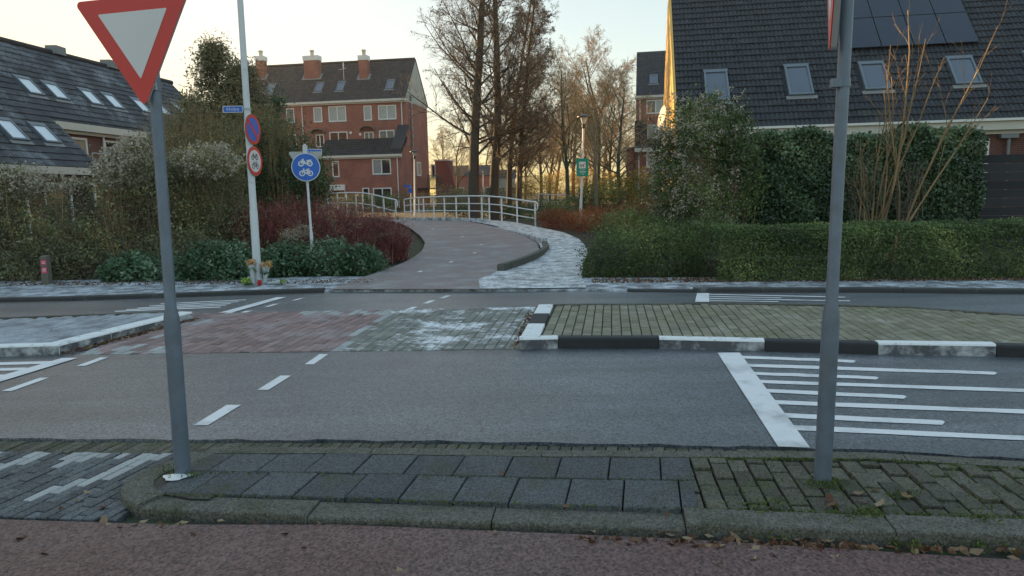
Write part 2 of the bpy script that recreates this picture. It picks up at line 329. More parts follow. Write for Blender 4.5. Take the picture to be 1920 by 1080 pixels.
def hull(P):
    P = sorted(set((round(x, 5), round(y, 5)) for x, y in P)); out = []
    for seq in (P, P[::-1]):
        h = []
        for q in seq:
            while len(h) > 1 and (h[-1][0] - h[-2][0]) * (q[1] - h[-2][1]) - (h[-1][1] - h[-2][1]) * (q[0] - h[-2][0]) <= 0: h.pop()
            h.append(q)
        out += h[:-1]
    return out
def inpoly(c, P):
    r = False
    for i in range(len(P)):
        (x0, y0), (x1, y1) = P[i], P[i - 1]
        if (y0 > c[1]) != (y1 > c[1]) and c[0] < (x1 - x0) * (c[1] - y0) / (y1 - y0) + x0: r = not r
    return r
def bond(region, ang, L, Wd, joint, ztop, pick=None, lim=300, depth=.05, jz=.003, keep=None, hb=False, ext=None):
    """running bond: long axis at angle ang; bricks cut to the convex region"""
    poly = ccw(region); region = hull(poly); a = math.radians(ang); e = np.array((math.cos(a), math.sin(a))); n = np.array((-e[1], e[0]))
    P = np.array(region); U = P @ e; V = P @ n; lst = []
    j0, j1 = math.floor(V.min() / Wd), math.ceil(V.max() / Wd)
    for j in range(j0, j1 + 1):
        off = (j % 2) * .5 * L + R.uniform(-.01, .01)
        for i in range(math.floor((U.min() - off) / L) - 1, math.ceil((U.max() - off) / L) + 1):
            u0 = i * L + off; v0 = j * Wd; g = joint / 2
            q = [(u0 + g, v0 + g), (u0 + L - g, v0 + g), (u0 + L - g, v0 + Wd - g), (u0 + g, v0 + Wd - g)]
            cu, cv = u0 + L / 2, v0 + Wd / 2; ra = R.gauss(0, .006); ca, sa = math.cos(ra), math.sin(ra)
            q = [(cu + (u - cu) * ca - (v - cv) * sa, cv + (u - cu) * sa + (v - cv) * ca) for u, v in q]
            q = clip([tuple(e * u + n * v) for u, v in q], region)
            if len(q) < 3 or abs(area2(q)) < .12 * L * Wd: continue
            c = (sum(p[0] for p in q) / len(q), sum(p[1] for p in q) / len(q))
            if not inpoly(c, poly): continue
            zt_ = (ztop(c) if callable(ztop) else ztop) + R.uniform(-jz, jz)
            b = MB(); b.prism(ccw(q), zt_ - depth, zt_, .004)
            lst.append((b.v, b.f, R.random(), pick(c) if pick else 0, (c[0], c[1], zt_)))
    return lst
# terrain sheet out to the horizon
ys = [-40, -10, 2, 8, 12, 13] + [13 + 19 * k / 14 for k in range(1, 15)] + [36, 45, 60, 90, 140, 250, 400, 600]
xs = [-400, -220, -120, -60, -30, -15, -8, -4, 0, 4, 8, 15, 30, 60, 120, 220, 400]
V = [(x, y, zt(y) - .09 if y < 40 else zt(y) - .09) for y in ys for x in xs]; nx = len(xs)
Fq = [(j * nx + i, j * nx + i + 1, (j + 1) * nx + i + 1, (j + 1) * nx + i) for j in range(len(ys) - 1) for i in range(nx - 1)]
gb = MB().add(V, Fq); ground = gb.build('ground', A['soil'], kind='structure')
# road: near edge and far edge read off the picture, carried on beyond the frame
near = [(-26, 7.0, 0), (-10, 5.3, 0)] + [G(x, y) for x, y in ((0, 825), (160, 826), (320, 827), (480, 828), (640, 828), (820, 830), (1000, 833), (1140, 835), (1280, 838), (1440, 841), (1600, 845), (1760, 854), (1920, 864))] + [(8, 2.9, 0), (26, -1.5, 0)]
wob = lambda p: (p[0], p[1] + .012 * math.sin(p[0] * 9.1) + .008 * math.sin(p[0] * 23), p[2])
dn = []
for a, b in zip(near[:-1], near[1:]):
    k = max(1, int((b[0] - a[0]) / .12)) if abs(a[0]) < 6 else 1
    dn += [tuple(a[i] + (b[i] - a[i]) * t / k for i in range(3)) for t in range(k)]
near_d = [wob(p) for p in dn] + [near[-1]]
far = [(-26, 10.6, 0), (-14, 11.3, 0)] + [G(x, y) for x, y in ((0, 568), (150, 565), (300, 560), (470, 554), (640, 549), (870, 548), (1100, 548), (1300, 550), (1600, 550), (1920, 553))] + [(12, 8.9, 0), (26, 5.2, 0)]
road = sheet('road', [(p[0], p[1], .012) for p in near_d] + [(p[0], p[1] + .05, .012) for p in far[::-1]], A['asphalt'], thick=.06, kind='structure')
def marking(pts, name='road_marking'):
    zz = .0205 if name == 'hatch_bar' else .0165; q = [G(x, y, zz) for x, y in pts]; sheet(name, q, A['paint'], parent=road)
DASH = [[(363, 797), (390, 797), (452, 759), (425, 759)], [(482, 731), (503, 731), (546, 704), (526, 704)], [(571, 683), (588, 683), (616, 664), (599, 664)],
 [(3, 733), (22, 733), (92, 708), (75, 708)], [(143, 686), (159, 686), (203, 670), (188, 670)],
 [(757, 582), (768, 582), (784, 575), (773, 575)], [(792, 569), (803, 569), (817, 563), (806, 563)], [(824, 559), (833, 559), (846, 554), (836, 554)],
 [(440, 589), (454, 588), (475, 582), (460, 583)], [(493, 576), (505, 575), (524, 569), (513, 570)], [(545, 564), (555, 563), (572, 558), (562, 559)]]
for d in DASH: marking(d, 'dash_marking')
marking([(1345, 661), (1387, 661), (1519, 839), (1459, 837)], 'hatch_bar')
for x0, y0, x1, y1, t in ((1388, 667, 1605, 675, 5), (1397, 682, 1870, 697, 5.5), (1410, 697, 1648, 706, 5.5), (1420, 712, 2000, 732, 6), (1434, 729, 1700, 741, 6.5), (1450, 750, 2000, 771, 7.5), (1465, 774, 1772, 788, 8.5), (1481, 797, 2000, 820, 9)):
    pts = [(x0, y0)] + [(x0 + (x1 - x0) * k / 6, y0 + (y1 - y0) * k / 6 + R.uniform(-.5, .5)) for k in range(1, 6)] + [(x1 - 6, y1), (x1, y1 + t * .35), (x1 - 5, y1 + t)]
    pts += [(x0 + (x1 - x0) * k / 6, y0 + (y1 - y0) * k / 6 + t + R.uniform(-.5, .5)) for k in range(5, 0, -1)] + [(x0 + t * .6, y0 + t)]
    marking(pts, 'hatch_line')
marking([(-60, 722), (-60, 734), (145, 671), (117, 671)], 'hatch_bar')
for x0, y0, x1, y1, t in ((-60, 681, 96, 677, 5), (-60, 692, 50, 689, 5), (-60, 704, 10, 702, 5)): marking([(x0, y0), (x1, y1), (x1 - 5, y1 + t), (x0, y0 + t)], 'hatch_line')
marking([(393, 591), (420, 590), (537, 557), (519, 557)], 'hatch_bar')
for x0, y0, x1, y1, t in ((215, 583, 415, 575, 1.6), (236, 580, 425, 571.5, 1.4), (258, 577, 434, 568.5, 1.4), (280, 573, 448, 565, 1.4), (301, 569, 462, 561.5, 1.3)): marking([(x0, y0), (x1, y1), (x1 - 2, y1 + t), (x0, y0 + t)], 'hatch_line')
marking([(1303, 566), (1330, 566), (1330, 549.5), (1307, 549.5)], 'hatch_bar')
for x0, y0, x1, y1, t in ((1331, 551, 1585, 556.5, 1.3), (1331, 555, 1465, 558, 1.2), (1331, 559, 1594, 563.5, 1.3), (1331, 563, 1460, 565, 1.2)): marking([(x0, y0), (x1, y1), (x1, y1 + t), (x0, y0 + t)], 'hatch_line')
# ---- brick crossing in the median
CA = 82.3
cross = [G(150, 668), G(975, 657), G(1004, 578), G(728, 585), G(420, 589), G(330, 592)]
cb_ = sheet('crossing_bed', cross, A['sand'], z=.014, kind='structure')
A0, A1 = np.array(G(628, 660)[:2]), np.array(G(740, 585)[:2])
B0, B1 = np.array(G(208, 667)[:2]), np.array(G(435, 589)[:2])
def side(c, a, b): return (b[0] - a[0]) * (c[1] - a[1]) - (b[1] - a[1]) * (c[0] - a[0])
def pick_cross(c):
    dA = side(c, A0, A1) / np.linalg.norm(A1 - A0); dB = side(c, B0, B1) / np.linalg.norm(B1 - B0)
    v = (c[1] - 7.2) / .85 % 1
    if abs(dA) < .055 and v < .55: return 2
    if abs(dB) < .055 and v < .55: return 2
    px, py = proj((c[0], c[1], .02))
    if py > 650 and px < 330 and (px - 150) % 70 < 34 and py > 652 + ((px - 150) % 70) * .1: return 2
    if py < 590 and 560 < px < 735 and (px - 560) % 48 < 34: return 2
    return 0 if dA > 0 else 1
red = bond(cross, CA, .21, .105, .007, .022, pick_cross)
pieces('brick', red, [A['redbrick'], A['greybrick'], A['whitebrick']], cb_, 300, 'far_bricks')
# ---- kerb stones
def resample(path, step):
    P = [np.array(p, float) for p in path]; out = [P[0]]; acc = 0
    for a, b in zip(P[:-1], P[1:]):
        n = max(1, int(np.linalg.norm(b - a) / step + .5)); out += [a + (b - a) * k / n for k in range(1, n + 1)]
    return out
def kerb_run(path, parent, width, h, mats, block=1.0, z0=0.0, inner=1, gap=.006, h2=None, first=0, name='kerb_stone', jit=.004, bev=.02, scuff=False):
    """stones along path (x,y); the body lies on the left (inner=1) or right (-1) of the path"""
    P = [np.array(p[:2], float) for p in path]; d = [0]
    for a, b in zip(P[:-1], P[1:]): d.append(d[-1] + np.linalg.norm(b - a))
    def at(s):
        s = min(max(s, 0), d[-1])
        for i in range(len(P) - 1):
            if s <= d[i + 1] + 1e-9:
                t = (s - d[i]) / max(1e-9, d[i + 1] - d[i]); return P[i] + (P[i + 1] - P[i]) * t
        return P[-1]
    def nrm(s):
        t = at(s + .03) - at(s - .03); t /= np.linalg.norm(t); return np.array((-t[1], t[0])) * inner
    n = max(1, round(d[-1] / block)); bl = d[-1] / n; obs = []
    for k in range(n):
        s0, s1 = k * bl + gap / 2, (k + 1) * bl - gap / 2; m = max(1, int((s1 - s0) / .12)); b = MB(); b.cr = R.random(); dz = R.uniform(-jit, jit); dw = R.uniform(-jit, jit)
        hh = (h(at((s0 + s1) / 2)) if callable(h) else h) + dz
        prof = [(dw, z0 - .12), (dw, z0 + hh - bev), (bev * .35 + dw, z0 + hh - bev * .25), (bev + dw, z0 + hh), (width, z0 + hh), (width, z0 - .12)]
        vs = []
        for q in range(m + 1):
            s = s0 + (s1 - s0) * q / m; c = at(s); nn = nrm(s); vs += [(*(c + nn * w), z) for w, z in prof]
        K = len(prof); fs = []
        for q in range(m):
            for i in range(K - 1): fs.append((q * K + i, (q + 1) * K + i, (q + 1) * K + i + 1, q * K + i + 1))
        fs += [tuple(range(K)), tuple(m * K + i for i in range(K - 1, -1, -1))]
        if inner < 0: fs = [f[::-1] for f in fs]
        b.add(vs, [f[::-1] for f in fs]); mt = mats(at((s0 + s1) / 2)) if callable(mats) else mats[(k + first) % len(mats)]
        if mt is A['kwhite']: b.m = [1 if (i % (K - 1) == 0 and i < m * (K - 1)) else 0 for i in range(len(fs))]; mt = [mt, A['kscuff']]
        obs.append(b.build(name, mt, parent))
    return obs
# right-hand median island (black and white kerb, olive pavers)
HI = .125
fr = [G(x, y) for x, y in ((974, 657), (1047, 655.5), (1235, 656), (1432, 661), (1643, 667.5), (1863, 671), (1990, 676))] + [(7.4, 6.05, 0)]
bk = [G(1006, 571, HI), G(1040, 568.5, HI), G(1340, 566, HI), G(1520, 568, HI), G(1700, 573, HI), G(1920, 588, HI)] + [(7.6, 7.5, 0)]
isl = sheet('median_island', [(p[0], p[1], HI - .03) for p in fr + bk[::-1]], A['sand'], kind='structure')
lft = [fr[0], G(1003.5, 578)]; lft[1] = (bk[0][0], bk[0][1], 0)
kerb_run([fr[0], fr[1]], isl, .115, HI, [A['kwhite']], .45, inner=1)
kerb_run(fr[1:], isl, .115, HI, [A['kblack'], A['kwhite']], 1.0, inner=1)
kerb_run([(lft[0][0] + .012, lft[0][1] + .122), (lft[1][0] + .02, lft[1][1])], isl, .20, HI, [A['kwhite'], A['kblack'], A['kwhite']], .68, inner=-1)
kerb_run([(p[0], p[1]) for p in bk], isl, .10, HI - .004, [A['concrete']], 1.0, inner=-1)
rl = ccw([(fr[0][0] + .23, fr[0][1] + .115), (fr[1][0], fr[1][1] + .125), (fr[3][0], fr[3][1] + .125), (fr[5][0], fr[5][1] + .125), (7.3, 6.2), (7.5, 7.4), (bk[5][0], bk[5][1] - .11), (bk[4][0], bk[4][1] - .11), (bk[2][0], bk[2][1] - .11), (bk[1][0], bk[1][1] - .11), (bk[0][0] + .24, bk[0][1] - .11)])
pieces('brick', bond(rl, 82, .165, .103, .011, HI - .013), A['olivebrick'], isl, 300, 'far_bricks')
# left-hand median island
fl = [(-9.5, 7.25, 0), G(0, 671), G(112, 667.5)]
bl_ = [(-9.5, 9.75, 0), G(0, 594, HI), G(180, 587, HI), G(325, 581.5, HI), G(357, 584, HI)]
isl2 = sheet('median_island', [(p[0], p[1], HI - .03) for p in fl + bl_[::-1]], A['sand'], kind='structure')
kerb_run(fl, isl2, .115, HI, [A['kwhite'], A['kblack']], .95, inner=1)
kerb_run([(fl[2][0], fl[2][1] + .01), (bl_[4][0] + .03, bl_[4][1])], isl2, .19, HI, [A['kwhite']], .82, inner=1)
kerb_run([(p[0], p[1]) for p in bl_[:4]], isl2, .10, HI - .004, [A['concrete']], 1.0, inner=-1)
ll = ccw([(fl[0][0], fl[0][1] + .125), (fl[1][0], fl[1][1] + .125), (fl[2][0] - .2, fl[2][1] + .13), (bl_[4][0] - .2, bl_[4][1] - .15), (bl_[3][0], bl_[3][1] - .11), (bl_[1][0], bl_[1][1] - .11), (bl_[0][0], bl_[0][1] - .11)])
pieces('brick', bond(ll, 82, .205, .103, .008, HI - .013), A['frostbrick'], isl2, 120, 'far_bricks')
# ---- near strip between road and cycle path
NA = math.radians(-6.4); e1 = np.array((math.cos(NA), math.sin(NA))); n1 = np.array((-e1[1], e1[0])); O1 = np.array((0.0, 4.40))
def L2(u, v): p = O1 + e1 * u + n1 * v; return (float(p[0]), float(p[1]))
def loc(p): q = np.array(p[:2]) - O1; return float(q @ e1), float(q @ n1)
HN = .065
path_edge = [(-9, 4.25), (-4, 3.66)] + [G(x, y)[:2] for x, y in ((0, 975), (330, 985), (640, 985), (960, 998), (1280, 1012), (1920, 1052))] + [(6, 2.15), (12, .8)]
cyc = sheet('cycle_path', [(p[0], p[1], .004) for p in path_edge] + [(12, -6, .004), (-9, -6, .004)], A['redpath'], kind='structure')
verge = sheet('paved_verge', [(p[0], p[1] - .02, -.03) for p in path_edge] + [(x, y + .03, -.03) for x, y, z in reversed(near) if -10 <= x <= 8], A['sand'], kind='structure')
# row of bricks on end against the asphalt
rw = []; u = -9.0; near2 = [loc(p) for p in near]
def nearv(u): return float(np.interp(u, [q[0] for q in near2], [q[1] for q in near2]))
while u < 4.6:
    w = .066 if u < -.9 else .072
    ln = .215 if u < .2 else max(.13, .215 - (u - .2) * .045); v1 = nearv(u) - .012
    q = [L2(u + .004, v1 - ln), L2(u + w - .003, v1 - ln), L2(u + w - .003 + .02, v1), L2(u + .024, v1)]
    b = MB(); zz = -.002 + R.uniform(-.004, .003); b.prism(ccw(q), zz - .05, zz, .004); rw.append((b.v, b.f, R.random(), 0, (*q[0], 0))); u += w
pieces('edge_brick', rw, A['klinker'], verge, 300, 'edge_bricks_rest')
# back band
band = kerb_run([L2(u, nearv(u) - (.225 if u < .2 else max(.14, .225 - (u - .2) * .045)) - .0) for u in np.arange(-1.9, 4.6, .25)], verge, .115, .055, [A['concrete']], 1.0, z0=-.005, inner=-1, name='band_stone', bev=.012)
# slabs, two rows in stretcher bond, then klinkers
sl = []
def vb(u): return nearv(u) - (.225 if u < .2 else max(.14, .225 - (u - .2) * .045)) - .125
def slab(u0, u1, f0, f1, sk):
    g = .004; q = [(u0 + g, f1), (u1 - g, f1), (u1 - g, f0), (u0 + g, f0)]
    def pt(u, f): v = vb(u) * (1 - f) + (-.985 - .02 * math.sin(u)) * f; return L2(u + sk * (1 - f), v)
    q = [pt(u, f) for u, f in q]; b = MB(); zz = .052 + R.uniform(-.005, .004); b.prism(ccw(q), zz - .06, zz, .005)
    sl.append((b.v, b.f, R.random(), 0, (q[0][0], q[0][1], zz)))
for r, (f0, f1, off) in enumerate(((.01, .475, -2.02), (.485, .985, -1.93))):
    u = off
    while u < .98:
        u2 = min(u + .285, 1.0); slab(max(u, -1.93 if r == 0 else -1.86), u2, f0, f1, .05); u = u2
pieces('slab', sl, A['tile'], verge)
kreg = [L2(1.0, vb(1.0)), L2(.93, -.985), L2(2.6, -.99), L2(4.5, -1.05), L2(4.5, vb(4.5)), L2(2.6, vb(2.6))]
pieces('klinker', bond(kreg, 83, .205, .103, .012, .048, jz=.010), A['klinker'], verge)
# front kerb with its rounded end
kp = [L2(4.6, -1.22), L2(3.4, -1.205), L2(2.0, -1.185), L2(.9, -1.15), L2(0, -1.145), L2(-.9, -1.14), L2(-1.55, -1.135)]
for k in range(1, 9):
    a = math.radians(-90 - k * 17); kp.append(L2(-1.72 + .40 * math.cos(a) * 1.05 + 0.02, -.74 + .40 * math.sin(a)))
kp.append(L2(-1.98, -.36))
hk = lambda c: float(np.interp(c[0], (-2.2, -1.2, -.5, .3, 1.0, 3), (.050, .042, .030, .034, .056, .062)))
kerb_run(kp, verge, .165, hk, [A['concrete']], .98, z0=-.005, inner=-1, bev=.013, jit=.006)
fill = [L2(-1.6, -1.02), L2(-1.98, -.92), L2(-2.06, -.55), L2(-1.97, -.30), L2(-1.5, -.30), L2(-1.5, -1.02)]
sheet('mossy_bed', fill, A['klinker'], z=.046, parent=verge)
# dark bricks with white ones left of the kerb end
def pick_dark(c):
    u, v = loc(c); t = nearv(u) - v
    if t < .30: return 1 if ((u * 1000) % 260) < 175 else 0
    k = ((u + .55 * t) % .78) / .78
    if .30 < t < .85 and abs(k - .35) < .09: return 1
    if .30 < t < .50 and abs(k - .80) < .06: return 1
    return 0
def lreg(u0): return [L2(u0, -1.10), L2(-2.2, -1.19), L2(-1.9, -1.2), L2(-2.0, -.5), L2(-1.93, nearv(-1.93) - .23), L2(-2.6, nearv(-2.6) - .225), L2(u0, nearv(u0) - .225)]
pieces('brick', bond(lreg(-9.0), 76, .21, .066, .006, .004, pick_dark, jz=.004), [A['darkbrick'], A['whitebrick']], verge, 300, 'far_bricks')
# ---- far pavement, kerb, cycle path, footpath
pb = [(-26, 13.6), (-14, 14.1)] + [G(x, y)[:2] for x, y in ((0, 536), (300, 530), (640, 527))]
pb2 = [G(x, y)[:2] for x, y in ((900, 527), (1090, 526), (1500, 526), (1920, 521))] + [(13, 11.2), (26, 8)]
def zr(p): return (p[0], p[1], zt(p[1]) + .055)
pav = sheet('pavement', [(p[0], p[1] + .12, .052) for p in far] + [(p[0], p[1] + (.3 if p[0] < 1 else .0), .052) for p in reversed(pb + pb2)], A['frostpave'], kind='structure')
hf = lambda c: .078 if (c[0] < -3.2 or c[0] > 3.2) else .052
kerb_run([(p[0], p[1]) for p in far], pav, .13, hf, lambda c: A['kerbdark'] if (c[0] < -3.0 or c[0] > 2.2) else A['frostpave'], 1.0, inner=1, name='kerb_stone')
def strip(name, Lp, Rp, m, dz, parent=None, sub=24, **kw):
    """ribbon between two edge curves given in pixels, draped over the rising ground"""
    def rs(P):
        P = [np.array(GT(x, y)) for x, y in P]; d = np.concatenate([[0], np.cumsum([np.linalg.norm(b[:2] - a[:2]) for a, b in zip(P[:-1], P[1:])])])
        t = np.linspace(0, d[-1], sub); return np.stack([np.interp(t, d, [p[i] for p in P]) for i in range(2)], 1)
    a, b = rs(Lp), rs(Rp); mb = MB(); K = 5
    vs = [(*(a[i] + (b[i] - a[i]) * k / (K - 1)), 0) for i in range(sub) for k in range(K)]; vs = [(x, y, max(.058, zt(y) + .03) + dz) for x, y, z in vs]
    mb.add(vs, [(i * K + k, i * K + k + 1, (i + 1) * K + k + 1, (i + 1) * K + k) for i in range(sub - 1) for k in range(K - 1)])
    return mb.build(name, m, parent, smooth=True, **kw)
cp_l = [(622, 549.5), (665, 530), (700, 519), (755, 497), (790, 475), (798, 458), (788, 444), (770, 430), (745, 418), (700, 411)]
cp_r = [(905, 549), (895, 530), (930, 514), (985, 494), (1012, 473), (1008, 458), (975, 441), (925, 426), (870, 415.5), (800, 410.5)]
fpath = strip('far_cycle_path', cp_l, cp_r, A['farpath'], .004, kind='structure')
fw_l = [(900, 549), (897, 530), (935, 513), (988, 494), (1015, 473), (1011, 457), (978, 440), (928, 425), (872, 414.8), (803, 409.8)]
fw_r = [(1100, 547), (1090, 526), (1094, 500), (1104, 470), (1085, 450), (1055, 437), (1010, 428), (960, 417.5), (880, 411.5), (806, 408.5)]
fwalk = strip('footpath', fw_l, fw_r, A['frostpath'], .010, kind='structure')
kpts = [np.array(GT(x, y)) for x, y in ((932, 514), (962, 504), (990, 492), (1008, 481), (1019, 470), (1016, 459))]
kerb_run([(p[0], p[1]) for p in kpts], fwalk, .15, .155, [A['concrete']], 1.0, z0=.05, inner=-1, bev=.03)
kpts2 = [np.array(GT(x, y)) for x, y in ((1016, 459), (992, 447), (950, 433), (905, 422))]
kerb_run([(p[0], p[1]) for p in kpts2], fwalk, .15, .12, [A['frostpath']], 1.0, z0=.16, inner=-1, bev=.03)
for x, y in ((812, 431), (867, 446), (902, 461), (890, 477), (846, 495), (788, 515)):
    b = MB(); c = GT(x, y); zz = max(.058, zt(c[1]) + .03) + .010; b.add([(c[0] - .05, c[1] - .09, zz), (c[0] + .035, c[1] - .09, zz), (c[0] + .05, c[1] + .09, zz + .003), (c[0] - .035, c[1] + .09, zz + .003)], [(0, 1, 2, 3)])
    b.build('dash_marking', A['paint'], fpath)
# ------------------------------------------------------------------ buildings
def tiles(O, u, s, n, width, length, tw=.30, ex=.34, waves=2, skip=(), hgt=.042, shape=None):
    O, u, s, n = (np.array(x, float) for x in (O, u, s, n)); lst = []; K = 3 * waves + 1
    xs_ = [tw * k / (K - 1) for k in range(K)]; hs = [hgt * (.5 - .5 * math.cos(2 * math.pi * waves * x / tw)) for x in xs_]
    for j in range(int(length / ex)):
        for i in range(int(width / tw)):
            cu, cs = (i + .5) * tw, (j + .5) * ex
            if any(a < cu < b and c < cs < d for a, b, c, d in skip): continue
            if shape and not shape(cu, cs): continue
            dz = R.uniform(-.004, .004); ds = R.uniform(-.006, .006); vs = []
            for (sv, hh) in ((j * ex + ds, .008), (j * ex + ds, .034), (j * ex + ex + .01, .004)):
                vs += [tuple(O + u * (i * tw + x + .001) + s * sv + n * (h + hh + dz)) for x, h in zip(xs_, hs)]
            fs = [(k, k + 1, K + k + 1, K + k) for k in range(K - 1)] + [(K + k, K + k + 1, 2 * K + k + 1, 2 * K + k) for k in range(K - 1)]
            lst.append((vs, fs, R.random(), 0, tuple(O + u * cu + s * cs)))
    return lst
def slope_box(mb, O, u, s, n, u0, u1, s0, s1, h0, h1):
    O, u, s, n = (np.array(x, float) for x in (O, u, s, n)); q = [(u0, s0), (u1, s0), (u1, s1), (u0, s1)]
    mb.hexa([O + u * a + s * b + n * h0 for a, b in q], [O + u * a + s * b + n * h1 for a, b in q])
def skylight(parent, O, u, s, n, u0, u1, s0, s1, flash=True, gm='skyglass'):
    b = MB(); w = .07
    for r in ((u0, u1, s0, s0 + w), (u0, u1, s1 - w, s1), (u0, u0 + w, s0 + w, s1 - w), (u1 - w, u1, s0 + w, s1 - w)): slope_box(b, O, u, s, n, *r, -.02, .13)
    slope_box(b, O, u, s, n, u0 - .02, u1 + .02, s1, s1 + .10, -.02, .12)
    f = b.build('skylight', A['velux'], parent)
    b = MB(); slope_box(b, O, u, s, n, u0 + w, u1 - w, s0 + w, s1 - w, .03, .095); b.build('pane', A[gm], f)
    if flash:
        b = MB(); slope_box(b, O, u, s, n, u0 - .1, u1 + .1, s0 - .16, s0 - .005, .03, .062); b.build('flashing', A['lead'], f)
    return f
def plane_hit(O, n, px, py):
    d = ray(px, py); t = np.dot(np.array(O) - CO, n) / np.dot(d, n); return CO + t * d
def wall(parent, pl, u0, u1, z0, z1, holes, m, name='wall', rev=.12):
    us = sorted({u0, u1, *[h[0] for h in holes], *[h[1] for h in holes]}); zs = sorted({z0, z1, *[h[2] for h in holes], *[h[3] for h in holes]})
    us = [x for x in us if u0 <= x <= u1]; zs = [z for z in zs if z0 <= z <= z1]; b = MB()
    for i in range(len(us) - 1):
        for j in range(len(zs) - 1):
            cu, cz = (us[i] + us[i + 1]) / 2, (zs[j] + zs[j + 1]) / 2
            if any(h[0] < cu < h[1] and h[2] < cz < h[3] for h in holes): continue
            b.add([pl.p(us[i], zs[j]), pl.p(us[i + 1], zs[j]), pl.p(us[i + 1], zs[j + 1]), pl.p(us[i], zs[j + 1])], [(0, 1, 2, 3)])
    for a, c, d, e in holes:
        for (p, q) in (((a, d), (c, d)), ((c, d), (c, e)), ((c, e), (a, e)), ((a, e), (a, d))):
            b.add([pl.p(*p), pl.p(*q), pl.p(*q, -rev), pl.p(*p, -rev)], [(0, 1, 2, 3)])
    return b.build(name, m, parent)
def window(parent, pl, r, mull=(), frame=.06, glass='glass', sill=True, transom=None, name='window', fm='whitef', panes=None):
    u0, u1, z0, z1 = r; b = MB(); d0, d1 = -.09, .012
    b.pbox(pl, u0, u1, z1 - frame, z1, d0, d1); b.pbox(pl, u0, u1, z0, z0 + frame, d0, d1)
    b.pbox(pl, u0, u0 + frame, z0 + frame, z1 - frame, d0, d1); b.pbox(pl, u1 - frame, u1, z0 + frame, z1 - frame, d0, d1)
    ms = [u0 + frame] + [u0 + (u1 - u0) * k for k in mull] + [u1 - frame]
    for k in ms[1:-1]: b.pbox(pl, k - frame * .5, k + frame * .5, z0 + frame, z1 - frame, d0, d1 - .004)
    if transom: zz = z0 + (z1 - z0) * transom; b.pbox(pl, u0 + frame, u1 - frame, zz - frame * .4, zz + frame * .4, d0, d1 - .008)
    w = b.build(name, A[fm], parent)
    for i, (a, c) in enumerate(zip(ms[:-1], ms[1:])):
        g = glass[i % len(glass)] if isinstance(glass, (list, tuple)) else glass
        p = MB(); p.pbox(pl, a + .001, c - .001, z0 + frame + .001, z1 - frame - .001, -.075, -.05); p.build('pane', A[g], w)
    if sill: s = MB(); s.pbox(pl, u0 - .04, u1 + .04, z0 - .07, z0 - .002, -.05, .05); s.build('sill', A['lead'], w)
    return w
def gutter(parent, pl, u0, u1, z, dep=.35, m='cream', name='fascia', h=.22):
    b = MB(); b.pbox(pl, u0, u1, z - h, z, 0.002, dep); b.pbox(pl, u0, u1, z - h - .12, z - h - .005, 0.002, dep * .5); return b.build(name, A[m], parent)
def pipe(parent, pl, u, z0, z1, d=.09, r=.045, m='whitef'):
    MB().tube([pl.p(u, z0, d), pl.p(u, z1, d)], r, 8).build('drainpipe', A[m], parent, smooth=True)
# ---- right-hand house: big dark tiled roof
rp = Plane((5.72, 24.68), -9.6); ze = 3.5; PT = math.radians(47)
hr = thing('tiled_house', 'brick house with huge dark tiled roof, solar panels and sunlit yellow gable behind the ivy', 'house', (5.72, 24.68, .25))
ru = rp.u; rs_ = -rp.n * math.cos(PT) + np.array((0, 0, math.sin(PT))); rn = rp.n * math.sin(PT) + np.array((0, 0, math.cos(PT)))
RO = np.array(rp.p(0, ze, .30)); RL = 9.6; RWd = 15.0
def uv_on(O, u, s, n, px, py): q = plane_hit(O, n, px, py) - np.array(O); return float(q @ u), float(q @ s)
sk = []
for x0, y0, x1, y1 in ((1319, 139, 1363, 192), (1469, 129, 1521, 181), (1608, 124, 1663, 171), (1772, 114, 1824, 161), (1916, 104, 1966, 150)):
    a = uv_on(RO, ru, rs_, rn, x0, y0); c = uv_on(RO, ru, rs_, rn, x1, y1); u0 = a[0]; sk.append((u0, u0 + .80, c[1], max(c[1] + 1.15, a[1])))
pa = uv_on(RO, ru, rs_, rn, 1600, 96); PV = []
for i in range(4):
    for j in range(2): PV.append((pa[0] - .12 + i * 1.03, pa[0] - .12 + i * 1.03 + 1.01, pa[1] + j * 1.68, pa[1] + j * 1.68 + 1.66))
roof = MB(); 
roof.add([RO + ru * -.0, RO + ru * RWd, RO + ru * RWd + rs_ * RL, RO + rs_ * RL], [(0, 1, 2, 3)])
back = np.array(rp.p(0, ze, -.30 - 2 * RL * math.cos(PT) + .6)); roof.add([RO + rs_ * RL, RO + ru * RWd + rs_ * RL, back + ru * RWd, back], [(0, 1, 2, 3)])
rfo = roof.build('roof', A['tiledark'], hr)
pieces('roof_tile', tiles(RO, ru, rs_, rn, RWd, RL, skip=[(a + .02, b - .02, c - .05, d + .05) for a, b, c, d in sk]), A['tiledark'], rfo, 300, 'roof_tiles_rest')
for r in sk: skylight(rfo, RO, ru, rs_, rn, *r)
for r in PV:
    b = MB(); slope_box(b, RO, ru, rs_, rn, *r, .10, .135); f = b.build('solar_panel', A['solarf'], rfo)
    b = MB(); slope_box(b, RO, ru, rs_, rn, r[0] + .012, r[1] - .012, r[2] + .012, r[3] - .012, .137, .140); b.build('cells', A['solar'], f)
b = MB(); slope_box(b, RO, ru, rs_, rn, -.10, -.004, 0, RL, -.12, .07); b.build('verge_board', A['board'], rfo)
b = MB(); pk = RO + rs_ * RL; b.tube([pk + ru * -.1 + np.array((0, 0, .03)), pk + ru * RWd + np.array((0, 0, .03))], .12, 10); b.build('ridge_tiles', A['tiledark'], rfo, smooth=True)
